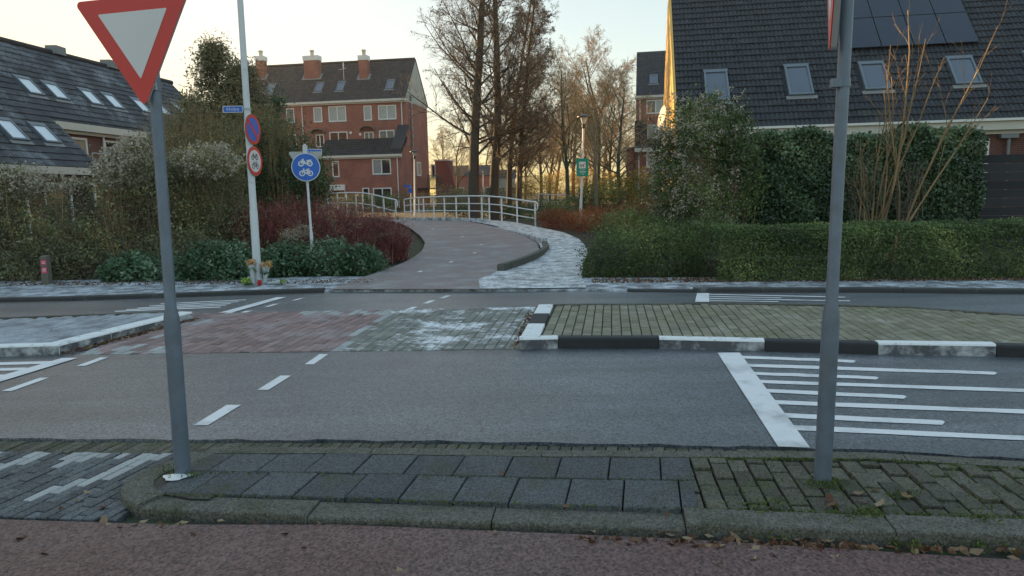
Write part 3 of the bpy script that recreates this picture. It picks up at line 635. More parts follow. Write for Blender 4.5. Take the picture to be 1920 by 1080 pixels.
# gable wall (yellow boards) : triangle from eave to ridge, boards as strips
dep = 2 * RL * math.cos(PT) - .6; b = MB(); nb = 34
for i in range(nb):
    d0, d1 = dep * i / nb, dep * (i + 1) / nb - .012
    def zr_(d): return ze + min(d + .3, dep - d + .3) * math.tan(PT) - .06
    b.cr = R.random(); q0, q1 = rp.p(-.02, 0, -d0), rp.p(-.02, 0, -d1); w0, w1 = rp.p(.05, 0, -d0), rp.p(.05, 0, -d1)
    t = [zr_(d0), zr_(d1)]
    b.hexa([(q0[0], q0[1], .25), (w0[0], w0[1], .25), (w1[0], w1[1], .25), (q1[0], q1[1], .25)], [(q0[0], q0[1], t[0]), (w0[0], w0[1], t[0]), (w1[0], w1[1], t[1]), (q1[0], q1[1], t[1])])
b.build('gable_wall', A['board'], hr)
rw_ = rp.rect(1700, 255, 1853, 340); rw_ = (rw_[0], rw_[1], .9, ze - .55); wr2 = (rw_[1] + 2.4, rw_[1] + 4.2, .9, ze - .55)
wall(hr, rp, 0.06, RWd, .2, ze - .3, [rw_, wr2], A['brickright'])
window(hr, rp, rw_, (.45,), .11); window(hr, rp, wr2, (.5,), .09)
b = MB(); b.pbox(rp, 0.06, RWd, ze - .30, ze - .02, .02, .30); b.pbox(rp, .06, RWd, ze - .42, ze - .30, .02, .12); b.build('fascia', A['cream'], hr)
b = MB(); b.pbox(rp, 0.06, RWd, ze - .03, ze + .045, .30, .40); b.build('gutter', A['whitef'], hr)
ud = rp.hit(1888, 262)[0]
b = MB(); b.pbox(rp, ud - .25, ud + .25, ze - .56, ze - .43, .03, .2); b.tube([rp.p(ud, .25, .12), rp.p(ud, ze - .5, .12)], .05, 8); b.build('drainpipe', A['pvc'], hr, smooth=True)
# satellite dish on the gable
dc = np.array(PY(1241, 221, 24.2)); di = thing('satellite_dish', 'round satellite dish catching the sun on the yellow gable', 'satellite dish', tuple(dc))
nd = np.array((-.95, -.10, .18)); nd /= np.linalg.norm(nd); ta = np.cross(nd, (0, 0, 1.)); ta /= np.linalg.norm(ta); tb = np.cross(ta, nd)
vs = [tuple(dc - nd * .07)]; 
for k, (rr, dd) in enumerate(((.15, -.06), (.28, -.03), (.37, .012), (.365, .0))):
    for q in range(20): a = 2 * math.pi * q / 20; vs.append(tuple(dc + ta * rr * math.cos(a) + tb * rr * 1.08 * math.sin(a) + nd * dd))
fs = [(0, 1 + q, 1 + (q + 1) % 20) for q in range(20)] + [(1 + r * 20 + q, 1 + (r + 1) * 20 + q, 1 + (r + 1) * 20 + (q + 1) % 20, 1 + r * 20 + (q + 1) % 20) for r in range(3) for q in range(20)]
MB().add(vs, fs).build('dish', A['yellow'], di, smooth=True)
b = MB(); b.tube([dc - nd * .07, dc - nd * .2, np.array(rp.p(-.03, dc[2] - .25, -.3))], .022, 6); b.build('bracket', A['alu'], di, smooth=True)
b = MB(); b.tube([dc - tb * .36, dc + nd * .38 - tb * .12], .012, 6); b.box(tuple(dc + nd * .40 - tb * .10), (.07, .07, .10)); b.build('feed_arm', A['shed'], di)
# ---- left-hand row
LANG = 83.1; _u = np.array((math.cos(math.radians(LANG)), math.sin(math.radians(LANG)))); _n = np.array((_u[1], -_u[0])); lp = Plane(np.array((-16.465, 22.0)) - _u * 16.0 - _n * .30, LANG)                      # u runs along +Y, n faces +X
hl = thing('terraced_row', 'long row of brick houses with frosted tiled roof and many skylights', 'house row', (-17.5, 30, .2))
LA = math.radians(47.1); lu = lp.u; lsv = -lp.n * math.cos(LA) + np.array((0, 0, math.sin(LA))); lnv = lp.n * math.sin(LA) + np.array((0, 0, math.cos(LA)))
LO = np.array(lp.p(0, 2.83, .30)); LL = 7.21; SE = 2.61      # SE: slope distance of the upper eave
LW = uv_on(LO, lu, lsv, lnv, 321, 156)[0]; US = uv_on(LO, lu, lsv, lnv, 98, 221)[0]; UQ = uv_on(LO, lu, lsv, lnv, 279, 256)[0]; spans = [(0, US), (UQ, UQ + 3.2)]
def lshape(cu, cs): return cs > SE or any(a < cu < b for a, b in spans)
lr = MB(); lr.add([LO + lsv * SE, LO + lu * LW + lsv * SE, LO + lu * LW + lsv * LL, LO + lsv * LL], [(0, 1, 2, 3)])
for a, c in spans: lr.add([LO + lu * a, LO + lu * c, LO + lu * c + lsv * SE, LO + lu * a + lsv * SE], [(0, 1, 2, 3)])
bk_ = LO + lsv * LL * 2; bk_ = LO - lp.n * 2 * LL * math.cos(LA); rg = LO + lsv * LL
lr.add([rg, rg + lu * LW, bk_ + lu * LW, bk_], [(0, 1, 2, 3)]); lro = lr.build('roof', A['tileleft'], hl)
lsk = []
for x0, y0, x1, y1 in ((24, 147, 72, 181), (75, 157, 122, 190), (143, 169, 186, 200), (187, 178, 228, 207), (243, 188, 277, 214), (290, 202, 316, 219), (325, 203, 346, 220), (-18, 225, 28, 265), (52, 237, 103, 271)):
    a = uv_on(LO, lu, lsv, lnv, x0, y0); c = uv_on(LO, lu, lsv, lnv, x1, y1); uu = a[0]; lsk.append((uu, uu + .78, c[1], max(a[1], c[1] + .9)))
pieces('roof_tile', tiles(LO, lu, lsv, lnv, LW, LL, skip=[(a + .02, b - .02, c - .05, d + .05) for a, b, c, d in lsk], shape=lshape, hgt=.03), A['tileleft'], lro, 300, 'roof_tiles_rest')
for r in lsk: skylight(lro, LO, lu, lsv, lnv, *r, gm='skyreflglass')
b = MB(); b.tube([rg + lu * -.1 + np.array((0, 0, .03)), rg + lu * LW + np.array((0, 0, .03))], .13, 10); b.build('ridge_tiles', A['tilemid'], lro, smooth=True)
for x, y in ((105, 101), (205, 127)):
    c = plane_hit(rg, lp.n, x, y); MB().box((c[0], c[1], rg[2] + .16), (.5, .7, .36)).build('roof_vent', A['lead'], lro)
# walls: low wall under the catslides, set-back wall under the upper eave
lu_p = Plane((lp.o - lp.n * 1.75)[:2], LANG); wz = 2.83 + SE * math.sin(LA) - .30
hw = []
def hole(pl, x0, y0, x1, y1, z0=None, z1=None):
    r = pl.rect(x0, y0, x1, y1); r = (r[0], r[1], z0 if z0 is not None else r[2], z1 if z1 is not None else r[3]); return r
g1_ = hole(lp, 82, 330, 180, 395, .75, 2.3); g2_ = (g1_[0] - 5.2, g1_[0] - 2.6, .75, 2.3); g3_ = (g1_[0] - 1.7, g1_[0] - .7, .25, 2.3)
wall(hl, lp, 0, LW, .15, 2.62, [g1_, g2_, g3_], A['brickleft'], 'wall')
window(hl, lp, g1_, (.5,), .08); window(hl, lp, g2_, (.5,), .08); window(hl, lp, g3_, (), .09, name='door', sill=False)
up = [hole(lu_p, 112, 236, 163, 292, 2.95, wz - .25), hole(lu_p, 196, 245, 262, 300, 2.95, wz - .25), hole(lu_p, 338, 268, 362, 300, 2.95, wz - .25)]
wall(hl, lu_p, US - 1.2, LW, 2.55, wz, up, A['brickleft'], 'upper_wall')
window(hl, lu_p, up[0], (.36,), .09, ['glass', 'interior']); window(hl, lu_p, up[1], (.33, .66), .08, ['glass', 'glassl', 'glass']); window(hl, lu_p, up[2], (.5,), .08)
b = MB(); b.pbox(lp, US - 1.2, LW, 2.55, 2.66, -1.75, .0); b.build('terrace', A['lead'], hl)
b = MB(); b.pbox(lu_p, US - .1, LW, wz - .02, wz + .26, .02, .42); b.pbox(lu_p, US - .1, LW, wz - .14, wz - .02, .02, .2); b.build('upper_fascia', A['cream'], hl)
b = MB(); b.pbox(lp, 0, US, 2.58, 2.84, .0, .36); b.pbox(lp, US, LW, 2.66, 2.78, -.05, .12); b.build('lower_fascia', A['cream'], hl)
for a, c in spans:                                 # cheeks of the catslides
    for e in (a, c):
        if e == 0: continue
        p0 = LO + lu * e; p1 = p0 + lsv * SE; MB().add([p0, p1, (p1[0], p1[1], 2.6), (p0[0], p0[1], 2.6)], [(0, 1, 2, 3)]).build('cheek', A['tileleft'], hl)
gp = hole(lu_p, 186, 262, 216, 296); b = MB(); b.pbox(lp, gp[0], gp[1] + .6, 2.67, 3.6, -.4, -.36); b.build('privacy_panel', A['green'], hl)
pipe(hl, lu_p, hole(lu_p, 191, 245, 195, 290)[0], 2.6, wz - .1)
b = MB(); b.tube([lp.p(US + .1, 3.45, -.1), lp.p(UQ - .1, 3.45, -.1)], .02, 6); b.tube([lp.p(US + .1, 3.05, -.1), lp.p(UQ - .1, 3.05, -.1)], .015, 6)
for u in np.arange(US + .1, UQ, 1.6): b.tube([lp.p(u, 2.66, -.1), lp.p(u, 3.45, -.1)], .018, 6)
b.build('balcony_rail', A['alu'], hl, smooth=True)
b = MB()                                           # far gable end, back wall and near gable end
for uu in (0.0, LW):
    kk = bk_ + lp.n * .3 + lu * uu; q = [lp.p(uu, .1), lp.p(uu, 2.7), tuple(rg + lu * uu - np.array((0, 0, .08))), (kk[0], kk[1], 2.7), (kk[0], kk[1], .1)]; b.poly(q)
k0 = bk_ + lp.n * .3; k1 = k0 + lu * LW; b.add([(k0[0], k0[1], .1), (k1[0], k1[1], .1), (k1[0], k1[1], 2.7), (k0[0], k0[1], 2.7)], [(0, 1, 2, 3)]); b.build('end_wall', A['brickleft'], hl)
b = MB(); q = [(-64, 46.5), (-22, 46.5), (-22, 56.5), (-64, 56.5)]     # unseen wing added behind the row to shade the bridge from the sun
b.add([(x, y, .1) for x, y in q] + [(x, y, 5.2) for x, y in q] + [(-64, 51.5, 10.2), (-28.5, 51.5, 10.2)], [(0, 1, 5, 4), (1, 2, 6, 5), (2, 3, 7, 6), (3, 0, 4, 7), (4, 5, 9, 8), (6, 7, 8, 9), (5, 6, 9), (7, 4, 8)]); b.build('unseen_shade_wing', A['brickleft'], hl)
# ---- middle building
mp = Plane((-9.9, 70.8), -9); hm = thing('brick_terrace', 'three storey orange brick terrace with three chimneys beyond the bridge', 'house row', (-17, 72, .3))
MWd = 18.2; mz = 10.75; MA = math.radians(46); mu = -mp.u; mo = np.array(mp.p(-MWd, mz, .35)); msv = -mp.n * math.cos(MA) + np.array((0, 0, math.sin(MA))); mnv = mp.n * math.sin(MA) + np.array((0, 0, math.cos(MA)))
ML = 6.05; mdep = 2 * ML * math.cos(MA) - .7
b = MB(); b.add([mo, mo + mp.u * (MWd + .1), mo + mp.u * (MWd + .1) + msv * ML, mo + msv * ML], [(0, 1, 2, 3)])
mb0 = np.array(mp.p(-MWd, mz, -mdep - .35)); b.add([mo + msv * ML, mo + mp.u * (MWd + .1) + msv * ML, mb0 + mp.u * (MWd + .1), mb0], [(0, 1, 2, 3)]); mro = b.build('roof', A['tilemid'], hm)
msk = []
for x0, y0, x1, y1 in ((504, 160, 520, 176), (594, 157, 609, 173), (634, 155, 649, 171), (726, 152, 741, 168)):
    a = uv_on(mo, mp.u, msv, mnv, x0 + 1, y0); c = uv_on(mo, mp.u, msv, mnv, x0 + 1, y1); msk.append((a[0], a[0] + .80, c[1], a[1]))
pieces('roof_tile', tiles(mo, mp.u, msv, mnv, MWd + .1, ML, tw=.3, ex=.34, waves=1, skip=msk, hgt=.04), A['tilemid'], mro, 0, 'roof_tiles')
for r in msk: skylight(mro, mo, mp.u, msv, mnv, *r)
b = MB(); b.tube([mo + msv * ML + np.array((0, 0, .03)), mo + mp.u * MWd + msv * ML + np.array((0, 0, .03))], .14, 8); b.build('ridge_tiles', A['tilemid'], mro, smooth=True)
for x, w, two_ in ((489, .85, 1), (585, 1.55, 1), (682, .85, 1)):
    c = uv_on(mo, mp.u, msv, mnv, x, 149); u = c[0]; s0 = c[1]; q = mo + mp.u * u + msv * (s0 + .45); zb = q[2] - .95
    ch = MB().box((q[0], q[1], zb + 1.25), (w, .8, 2.5), math.radians(-9)).build('chimney', A['brickmid'], mro)
    MB().box((q[0], q[1], zb + 2.72), (w + .12, .9, .46), math.radians(-9)).build('chimney_cap', A['whitef'], ch)
    b = MB(); b.tube([(q[0], q[1], zb + 2.9), (q[0], q[1], zb + 3.55)], [.22, .2], 10); b.tube([(q[0], q[1], zb + 3.4), (q[0], q[1], zb + 3.5)], .27, 10); b.build('flue', A['cream'], ch, smooth=True)
    b = MB(); slope_box(b, mo, mp.u, msv, mnv, u - w / 2 - .25, u + w / 2 + .25, s0 - .15, s0 + .75, .05, .11); b.build('flashing', A['lead'], ch)
c = uv_on(mo, mp.u, msv, mnv, 645, 150); q = mo + mp.u * c[0] + msv * c[1]
b = MB(); b.tube([q, q + np.array((0, 0, 1.7))], .025, 6); b.tube([q + np.array((-.5, .1, 1.0)), q + np.array((.3, 0, 1.15))], .02, 5)
for k in range(4): b.tube([q + np.array((-.45 + k * .2, -.25, 1.03 + k * .03)), q + np.array((-.45 + k * .2, .35, 1.03 + k * .03))], .012, 4)
b.box(tuple(q + np.array((0, 0, 1.4))), (.1, .1, .6)); b.build('roof_aerial', A['whitef'], mro)
def mrect(x0, y0, x1, y1): return mp.rect(x0, y0, x1, y1)
W1 = [mrect(537, 203, 552, 230), mrect(588, 201, 604, 229), mrect(616, 199, 649, 228), mrect(682, 198, 697, 226), mrect(709, 197, 743, 224)]
W2 = [mrect(592, 252, 608, 276), mrect(618, 247, 652, 275), mrect(683, 247, 701, 273), mrect(711, 244, 740, 272), mrect(540, 252, 556, 276)]
wall(hm, mp, -MWd, 0, .2, mz - .1, W1 + W2, A['brickmid'], 'front_wall')
for i, r in enumerate(W1): window(hm, mp, r, (.5,) if r[1] - r[0] > 1.3 else (), .09, ['glassl', 'glassl'] if i in (1, 2, 4) else 'glassl' if i != 0 else 'glass')
for i, r in enumerate(W2):
    if i in (0, 2): window(hm, mp, r, (.5,), .09, name='balcony_door', sill=False)
    else: window(hm, mp, r, (.5,), .09)
for r in (W2[0], W2[2]):
    b = MB(); n_ = 8; um = (r[0] + r[1]) / 2; hw_ = (r[1] - r[0]) / 2 + .25
    for k in range(n_):
        a0, a1 = math.pi * k / n_, math.pi * (k + 1) / n_
        p = [(um - hw_ * math.cos(a), r[3] + .05 + .42 * math.sin(a)) for a in (a0, a1)]
        b.hexa([mp.p(p[0][0], p[0][1], .01), mp.p(p[0][0], p[0][1], .6), mp.p(p[1][0], p[1][1], .6), mp.p(p[1][0], p[1][1], .01)], [mp.p(p[0][0], p[0][1] + .07, .01), mp.p(p[0][0], p[0][1] + .07, .6), mp.p(p[1][0], p[1][1] + .07, .6), mp.p(p[1][0], p[1][1] + .07, .01)])
    b.build('arched_awning', A['wood'], hm)
gutter(hm, mp, -MWd, .1, mz + .04, .38)
pipe(hm, mp, mp.hit(568, 230)[0], 2, mz - .3); pipe(hm, mp, mp.hit(754, 215)[0], 6, mz - .3)
for x, y in ((658, 249), (676, 252)): c = mp.hit(x, y); MB().tube([mp.p(c[0], c[1], .0), mp.p(c[0], c[1], .12)], .13, 8).build('wall_lamp', A['whitef'], hm)
# gable end: brick below, pale cladding above
b = MB(); gd = [mp.p(0, 0, -d) for d in (0, mdep)]
def gz(d): return mz + min(d + .35, mdep - d + .35) * math.tan(MA) - .1
kz = mz - .2
b.add([(gd[0][0], gd[0][1], .2), (gd[1][0], gd[1][1], .2), (gd[1][0], gd[1][1], kz), (gd[0][0], gd[0][1], kz)], [(0, 1, 2, 3)]); b.build('gable_wall', A['brickmid'], hm)
nb = 26
for i in range(nb):
    d0, d1 = mdep * i / nb, mdep * (i + 1) / nb - .03; b = MB(); b.cr = R.random(); p0, p1 = mp.p(.03, 0, -d0), mp.p(.03, 0, -d1); q0, q1 = mp.p(-.05, 0, -d0), mp.p(-.05, 0, -d1)
    b.hexa([(p0[0], p0[1], kz), (p1[0], p1[1], kz), (q1[0], q1[1], kz), (q0[0], q0[1], kz)], [(p0[0], p0[1], gz(d0)), (p1[0], p1[1], gz(d1)), (q1[0], q1[1], gz(d1)), (q0[0], q0[1], gz(d0))]); b.build('cladding_board', A['clad'], hm)
gpl = Plane(mp.p(0, 0)[:2], 81)                   # gable plane, u into depth
gw = [gpl.rect(781, 304, 788, 330), gpl.rect(808, 308, 815, 333)]
for i, r in enumerate(gw): window(hm, Plane(mp.p(.09, 0)[:2], 81), r, (), .12, ['interior', 'glass'][i], sill=False)
bp = Plane(mp.p(.04, 0)[:2], 81); r = bp.rect(783, 330, 812, 353); b = MB(); b.pbox(bp, r[0], r[1], r[2] - .12, r[2], .0, 1.1)
for u in np.linspace(r[0], r[1], 16): b.pbox(bp, u - .04, u + .04, r[2], r[3], 1.04, 1.08)
b.pbox(bp, r[0], r[1], r[3], r[3] + .06, 1.02, 1.10); b.build('balcony', A['shed'], hm)
# extension in front
ep = Plane(mp.p(0, 0, 2.6)[:2], -9); eu0 = ep.hit(596, 320)[0]; ez = ep.hit(690, 291)[1]; e1_ = ep.hit(752, 300)[0]
EW = [ep.rect(623, 302, 636, 332), ep.rect(698, 298, 733, 327), ep.rect(680, 352, 693, 392), ep.rect(700, 352, 735, 394), ep.rect(620, 347, 648, 372)]
EW = [(a, b_, max(c, .35), d) for a, b_, c, d in EW]
wall(hm, ep, eu0, e1_, .2, ez - .2, EW, A['brickmid'], 'extension_wall')
for i, r in enumerate(EW): window(hm, ep, r, (.5,) if i in (1, 3) else (), .10, 'glass' if i != 1 else ['glassl', 'glass'], sill=i < 2, transom=.85 if i == 0 else None)
r = EW[4]; MB().pbox(ep, r[0], r[1], r[3] - .5, r[3] + .03, .02, .2).build('roller_shutter', A['whitef'], hm)
q0, q1 = ep.p(e1_, 0), mp.p(e1_, 0); MB().add([(q0[0], q0[1], .2), (q1[0], q1[1], .2), (q1[0], q1[1], ez + 1.7), (q0[0], q0[1], ez)], [(0, 1, 2, 3)]).build('extension_side', A['brickmid'], hm)
eo = np.array(ep.p(eu0, ez, .25)); EA = math.radians(33); esv = -ep.n * math.cos(EA) + np.array((0, 0, math.sin(EA))); env = ep.n * math.sin(EA) + np.array((0, 0, math.cos(EA)))
b = MB(); b.add([eo, eo + ep.u * (e1_ - eu0), eo + ep.u * (e1_ - eu0) + esv * 3.2, eo + esv * 3.2], [(0, 1, 2, 3)]); eo_ = b.build('extension_roof', A['tiledark'], hm)
pieces('roof_tile', tiles(eo, ep.u, esv, env, e1_ - eu0, 2.9, waves=1, hgt=.04), A['tiledark'], eo_, 0, 'roof_tiles')
# steep bit of roof at the right-hand end of the extension
ur = ep.hit(733, 260)[0]; q = [ep.p(ur - .1, ez + .55, .0), ep.p(e1_, ez + .55, .0), mp.p(e1_ + .15, mp.hit(757, 234)[1], .1), mp.p(e1_ - .95, mp.hit(740, 234)[1], .1)]
b = MB(); b.poly(q); lo = [(x, y, z - .35) for x, y, z in q]; b.add(list(q) + lo, [(i, (i + 1) % 4, 4 + (i + 1) % 4, 4 + i) for i in range(4)]); b.build('steep_roof', A['tiledark'], hm)
gutter(hm, ep, eu0, e1_ + .1, ez + .03, .34); pipe(hm, ep, e1_ - .35, .3, ez - .25)
for k in range(14):
    z0 = 1 + k * .75; MB().pbox(bp, 1.4, 1.75, z0, z0 + .5, .0, .14).build('brick_rib', A['pvc'], hm)
# red side shed by the gable
sh = thing('garden_shed', 'dark red flat roofed shed beside the orange brick gable', 'shed', (-8.2, 82, .3)); spn = Plane((-9.05, 82.0), -9); r = spn.rect(816, 300, 838, 350)
b = MB(); b.pbox(spn, r[0], r[1], .2, r[3] - .1, -3.0, 0); b.build('wall', A['redshed'], sh); b = MB(); b.pbox(spn, r[0] - .1, r[1] + .15, r[3] - .09, r[3] + .06, -3.1, .15); b.build('flat_roof', A['cream'], sh)
b = MB(); q = [spn.p(r[1] + .01, .2, 0), spn.p(r[1] + 1.5, .2, -.5), spn.p(r[1] + .01, r[3] - .1, -.02)]; b.poly(q); b.build('lean_to', A['redshed'], sh)
# ---- second terrace right of the trees
qp = Plane((12.4, 71.0), -11); hq = thing('brick_terrace', 'brick terrace end with dark roof and roller blinds beside the sunlit gable', 'house row', (18, 73, .3))
QW = 14.0; qz = qp.hit(1220, 180)[1]; qo = np.array(qp.p(0, qz, .35)); qsv = -qp.n * math.cos(MA) + np.array((0, 0, math.sin(MA))); qnv = qp.n * math.sin(MA) + np.array((0, 0, math.cos(MA)))
QL = 6.9; b = MB(); b.add([qo, qo + qp.u * QW, qo + qp.u * QW + qsv * QL, qo + qsv * QL], [(0, 1, 2, 3)]); qb = np.array(qp.p(0, qz, .35 - 2 * QL * math.cos(MA))); b.add([qo + qsv * QL, qo + qp.u * QW + qsv * QL, qb + qp.u * QW, qb], [(0, 1, 2, 3)]); qro = b.build('roof', A['tiledark'], hq)
a = uv_on(qo, qp.u, qsv, qnv, 1218, 143); c = uv_on(qo, qp.u, qsv, qnv, 1218, 158); qs = (a[0], a[0] + .8, c[1], a[1])
pieces('roof_tile', tiles(qo, qp.u, qsv, qnv, QW, QL, waves=1, hgt=.04, skip=[qs]), A['tiledark'], qro, 0, 'roof_tiles'); skylight(qro, qo, qp.u, qsv, qnv, *qs)
QWn = [qp.rect(1212, 187, 1247, 213), qp.rect(1213, 233, 1247, 259), qp.rect(1212, 288, 1243, 314)]
QWn += [(a + 4.2, b_ + 4.2, c, d) for a, b_, c, d in QWn]
wall(hq, qp, 0, QW, .2, qz - .1, QWn, A['brickmid'], 'front_wall')
for i, r in enumerate(QWn): window(hq, qp, r, (.5,) if i % 3 < 2 else (), .11, ['glass', 'glassl'] if i % 3 == 0 else 'glassl')
gutter(hq, qp, -.1, QW, qz + .04, .38)
b = MB(); b.pbox(qp, -.1, 1.1, qp.hit(1200, 268)[1], qp.hit(1200, 227)[1], .0, .55); b.build('tiled_bay', A['tiledark'], hq)
b = MB(); z0 = qp.hit(1210, 285)[1]; b.pbox(qp, -.1, QW, z0, z0 + .35, .01, .9); b.build('band_fascia', A['cream'], hq)
b = MB(); z1_ = qp.hit(1220, 262)[1]; q = [qp.p(-.1, z0 + .36, .85), qp.p(QW, z0 + .36, .85), qp.p(QW, z1_, .01), qp.p(-.1, z1_, .01)]; b.poly(q); b.build('pent_roof', A['tiledark'], hq)
pipe(hq, qp, qp.hit(1200, 200)[0], qp.hit(1200, 232)[1], qz - .3); pipe(hq, qp, qp.hit(1198, 300)[0], .3, z0)
q = [qp.p(0, .2), qp.p(0, .2, -8.9), qp.p(0, qz, -8.9), tuple(qo + qsv * QL - np.array((0, 0, .1))), qp.p(0, qz)]; MB().poly(q).build('gable_wall', A['brickmid'], hq)
r = qp.rect(1174, 278, 1190, 345); b = MB(); b.pbox(qp, r[0], -.05, .2, r[3], -2.5, -.4); gs = thing('garden_shed', 'small orange brick shed against the terrace end with roller blinds', 'shed', (11.6, 71.5, .3)); b.build('wall', A['redshed'], gs)
b = MB(); b.pbox(qp, r[0] - .1, -.04, r[3] + .003, r[3] + .12, -2.6, -.3); b.build('flat_roof', A['lead'], gs)
# ---- far low houses behind the alders
for i, (x0, x1, yt, ye, Y, lab) in enumerate(((845, 925, 309, 330, 118, 'far low house with brown roof behind the alder trunks'), (925, 966, 317, 334, 126, 'farther narrow house with grey gable behind the alder trunks'))):
    a, c = PY(x0, yt, Y), PY(x1, yt, Y); e = PY(x0, ye, Y); h = thing('far_house', lab, 'house', ((a[0] + c[0]) / 2, Y, .3))
    b = MB(); b.add([(a[0], Y, .2), (c[0], Y, .2), (c[0], Y, e[2]), (a[0], Y, e[2])], [(0, 1, 2, 3)]); b.add([(c[0], Y, .2), (c[0], Y + 8, .2), (c[0], Y + 8, e[2]), (c[0], Y + 4, a[2]), (c[0], Y, e[2])], [(0, 1, 2, 3, 4)]); b.build('wall', A['brickmid'] if i == 0 else A['clad'], h)
    b = MB(); b.add([(a[0], Y - .3, e[2]), (c[0] + .2, Y - .3, e[2]), (c[0] + .2, Y + 4, a[2]), (a[0], Y + 4, a[2])], [(0, 1, 2, 3)]); b.add([(a[0], Y + 4, a[2]), (c[0] + .2, Y + 4, a[2]), (c[0] + .2, Y + 8.3, e[2]), (a[0], Y + 8.3, e[2])], [(0, 1, 2, 3)]); b.build('roof', A['tilemid'], h)
    fp = Plane((a[0], Y - .10), 0)
    for k in range(3 - i): window(h, fp, (.8 + k * 2.3, 2.0 + k * 2.3, 1.2, 2.5), (), .1)
# ------------------------------------------------------------------ signs, lamps, railings
def basis(n):
    n = np.array(n, float); n /= np.linalg.norm(n); r = np.cross((0, 0, 1.), n); r /= np.linalg.norm(r); return r, np.cross(n, r), n     # right (seen from front), up, normal
def plate(parent, c, n, pts, t0, t1, m, name, roll=0.0):
    """flat plate: outline pts (right, up) extruded along normal from t0 to t1"""
    r, u, n = basis(n); c = np.array(c, float); k = len(pts); b = MB(); cr, sr = math.cos(roll), math.sin(roll); pts = [(x * cr - y * sr, x * sr + y * cr) for x, y in pts]
    b.add([c + r * x + u * y + n * t0 for x, y in pts] + [c + r * x + u * y + n * t1 for x, y in pts], [tuple(range(k, 2 * k)), tuple(range(k - 1, -1, -1))] + [(i, (i + 1) % k, k + (i + 1) % k, k + i) for i in range(k)])
    return b.build(name, m, parent)
def circ(r, n=40, cx=0, cy=0): return [(cx + r * math.cos(2 * math.pi * k / n), cy + r * math.sin(2 * math.pi * k / n)) for k in range(n)]
def rtri(s, rc):                                   # triangle pointing down, side s, rounded corners
    h = s * math.sqrt(3) / 2; cs = [(0, -2 * h / 3), (s / 2, h / 3), (-s / 2, h / 3)]; out = []
    for i, (x, y) in enumerate(cs):
        k = 1 - rc * 2 / (2 * h / 3); cx, cy = x * k, y * k; a0 = math.atan2(y, x)
        for j in range(-4, 5): a = a0 + j * math.radians(60) / 4; out.append((cx + rc * math.cos(a), cy + rc * math.sin(a)))
    return out
def rrect(w, h, rc, n=4):
    out = []
    for sx, sy, a0 in ((1, 1, 0), (-1, 1, 90), (-1, -1, 180), (1, -1, 270)):
        for j in range(n + 1): a = math.radians(a0 + 90 * j / n); out.append((sx * (w / 2 - rc) + rc * math.cos(a), sy * (h / 2 - rc) + rc * math.sin(a)))
    return out
def strokes(parent, c, n, segs, w, t, m, name):
    """pictogram: polylines in the plate plane as flat bars"""
    r, u, n = basis(n); c = np.array(c, float); b = MB(); i_ = 0
    for pl in segs:
        for (x0, y0), (x1, y1) in zip(pl[:-1], pl[1:]):
            dx, dy = x1 - x0, y1 - y0; l = math.hypot(dx, dy) or 1; ox, oy = -dy / l * w / 2, dx / l * w / 2; ex, ey = dx / l * w * .3, dy / l * w * .3; i_ += 1; tt = t + (i_ % 7) * .00006
            b.add([c + r * x + u * y + n * tt for x, y in ((x0 + ox - ex, y0 + oy - ey), (x0 - ox - ex, y0 - oy - ey), (x1 - ox + ex, y1 - oy + ey), (x1 + ox + ex, y1 + oy + ey))], [(0, 1, 2, 3)])
    return b.build(name, m, parent)
def ring(r, cx, cy, n=18): q = circ(r, n, cx, cy); return q + [q[0]]
def bike(s, oy):                                   # bicycle facing left
    q = [ring(.30, -.52, -.1), ring(.30, .52, -.1), [(-.52, -.1), (-.36, .32), (-.24, .46), (-.34, .48)], [(-.38, .28), (.20, .28), (.08, -.14), (-.36, .22)], [(.08, -.14), (.52, -.1), (.24, .28)], [(.24, .28), (.28, .42)], [(.12, .44), (.42, .44)], [(-.02, -.14), (.18, -.14)]]
    return [[(x * s, y * s + oy) for x, y in l] for l in q]
def moped(s, oy):
    q = [ring(.28, -.55, -.1), ring(.26, -.55, -.1), ring(.28, .50, -.1), ring(.26, .50, -.1), [(-.55, -.1), (-.38, .42), (-.22, .44)], [(-.36, .26), (-.20, -.05), (.05, -.12), (.5, -.1)], [(-.30, .22), (-.12, .12), (-.08, -.02)], [(-.34, .30), (-.14, .20), (-.02, .0)], [(.16, .28), (.66, .33)], [(.18, .22), (.66, .27)], [(.24, .2), (.12, -.08)]]
    return [[(x * s, y * s + oy) for x, y in l] for l in q]
def text(parent, c, n, s, size, t, m, name='lettering'):
    r, u, n = basis(n); cu = bpy.data.curves.new('t', 'FONT'); cu.body = s; cu.size = size; cu.align_x = 'CENTER'; cu.align_y = 'CENTER'; cu.resolution_u = 3; cu.space_character = 1.15
    o = bpy.data.objects.new('t', cu); COL.objects.link(o); bpy.context.view_layer.update()
    me = bpy.data.meshes.new_from_object(o.evaluated_get(bpy.context.evaluated_depsgraph_get())); bpy.data.objects.remove(o)
    c = np.array(c, float) + n * t - np.array(woff(parent)); M4 = Matrix([[r[0], u[0], n[0], c[0]], [r[1], u[1], n[1], c[1]], [r[2], u[2], n[2], c[2]], [0, 0, 0, 1]]); me.transform(M4); me.name = name
    return link(name, me, m, parent)
def post(parent, base, top, r0=.043, r1=.030, zs=.85, m='galv', n=16):
    base, top = Vector(base), Vector(top); d = (top - base); L_ = d.length; d.normalize()
    P = [base - d * .05, base + d * zs, base + d * (zs + .05), base + d * (zs + .10), top]; MB().tube(P, [r0, r0, r0 * .93, r1, r1], n).build('post', A[m], parent, smooth=True)
def clamp(parent, c, d, r, m='alu'):
    c = Vector(c); MB().tube([c - Vector(d) * .02, c + Vector(d) * .02], r, 14).build('clamp', A[m], parent, smooth=True)
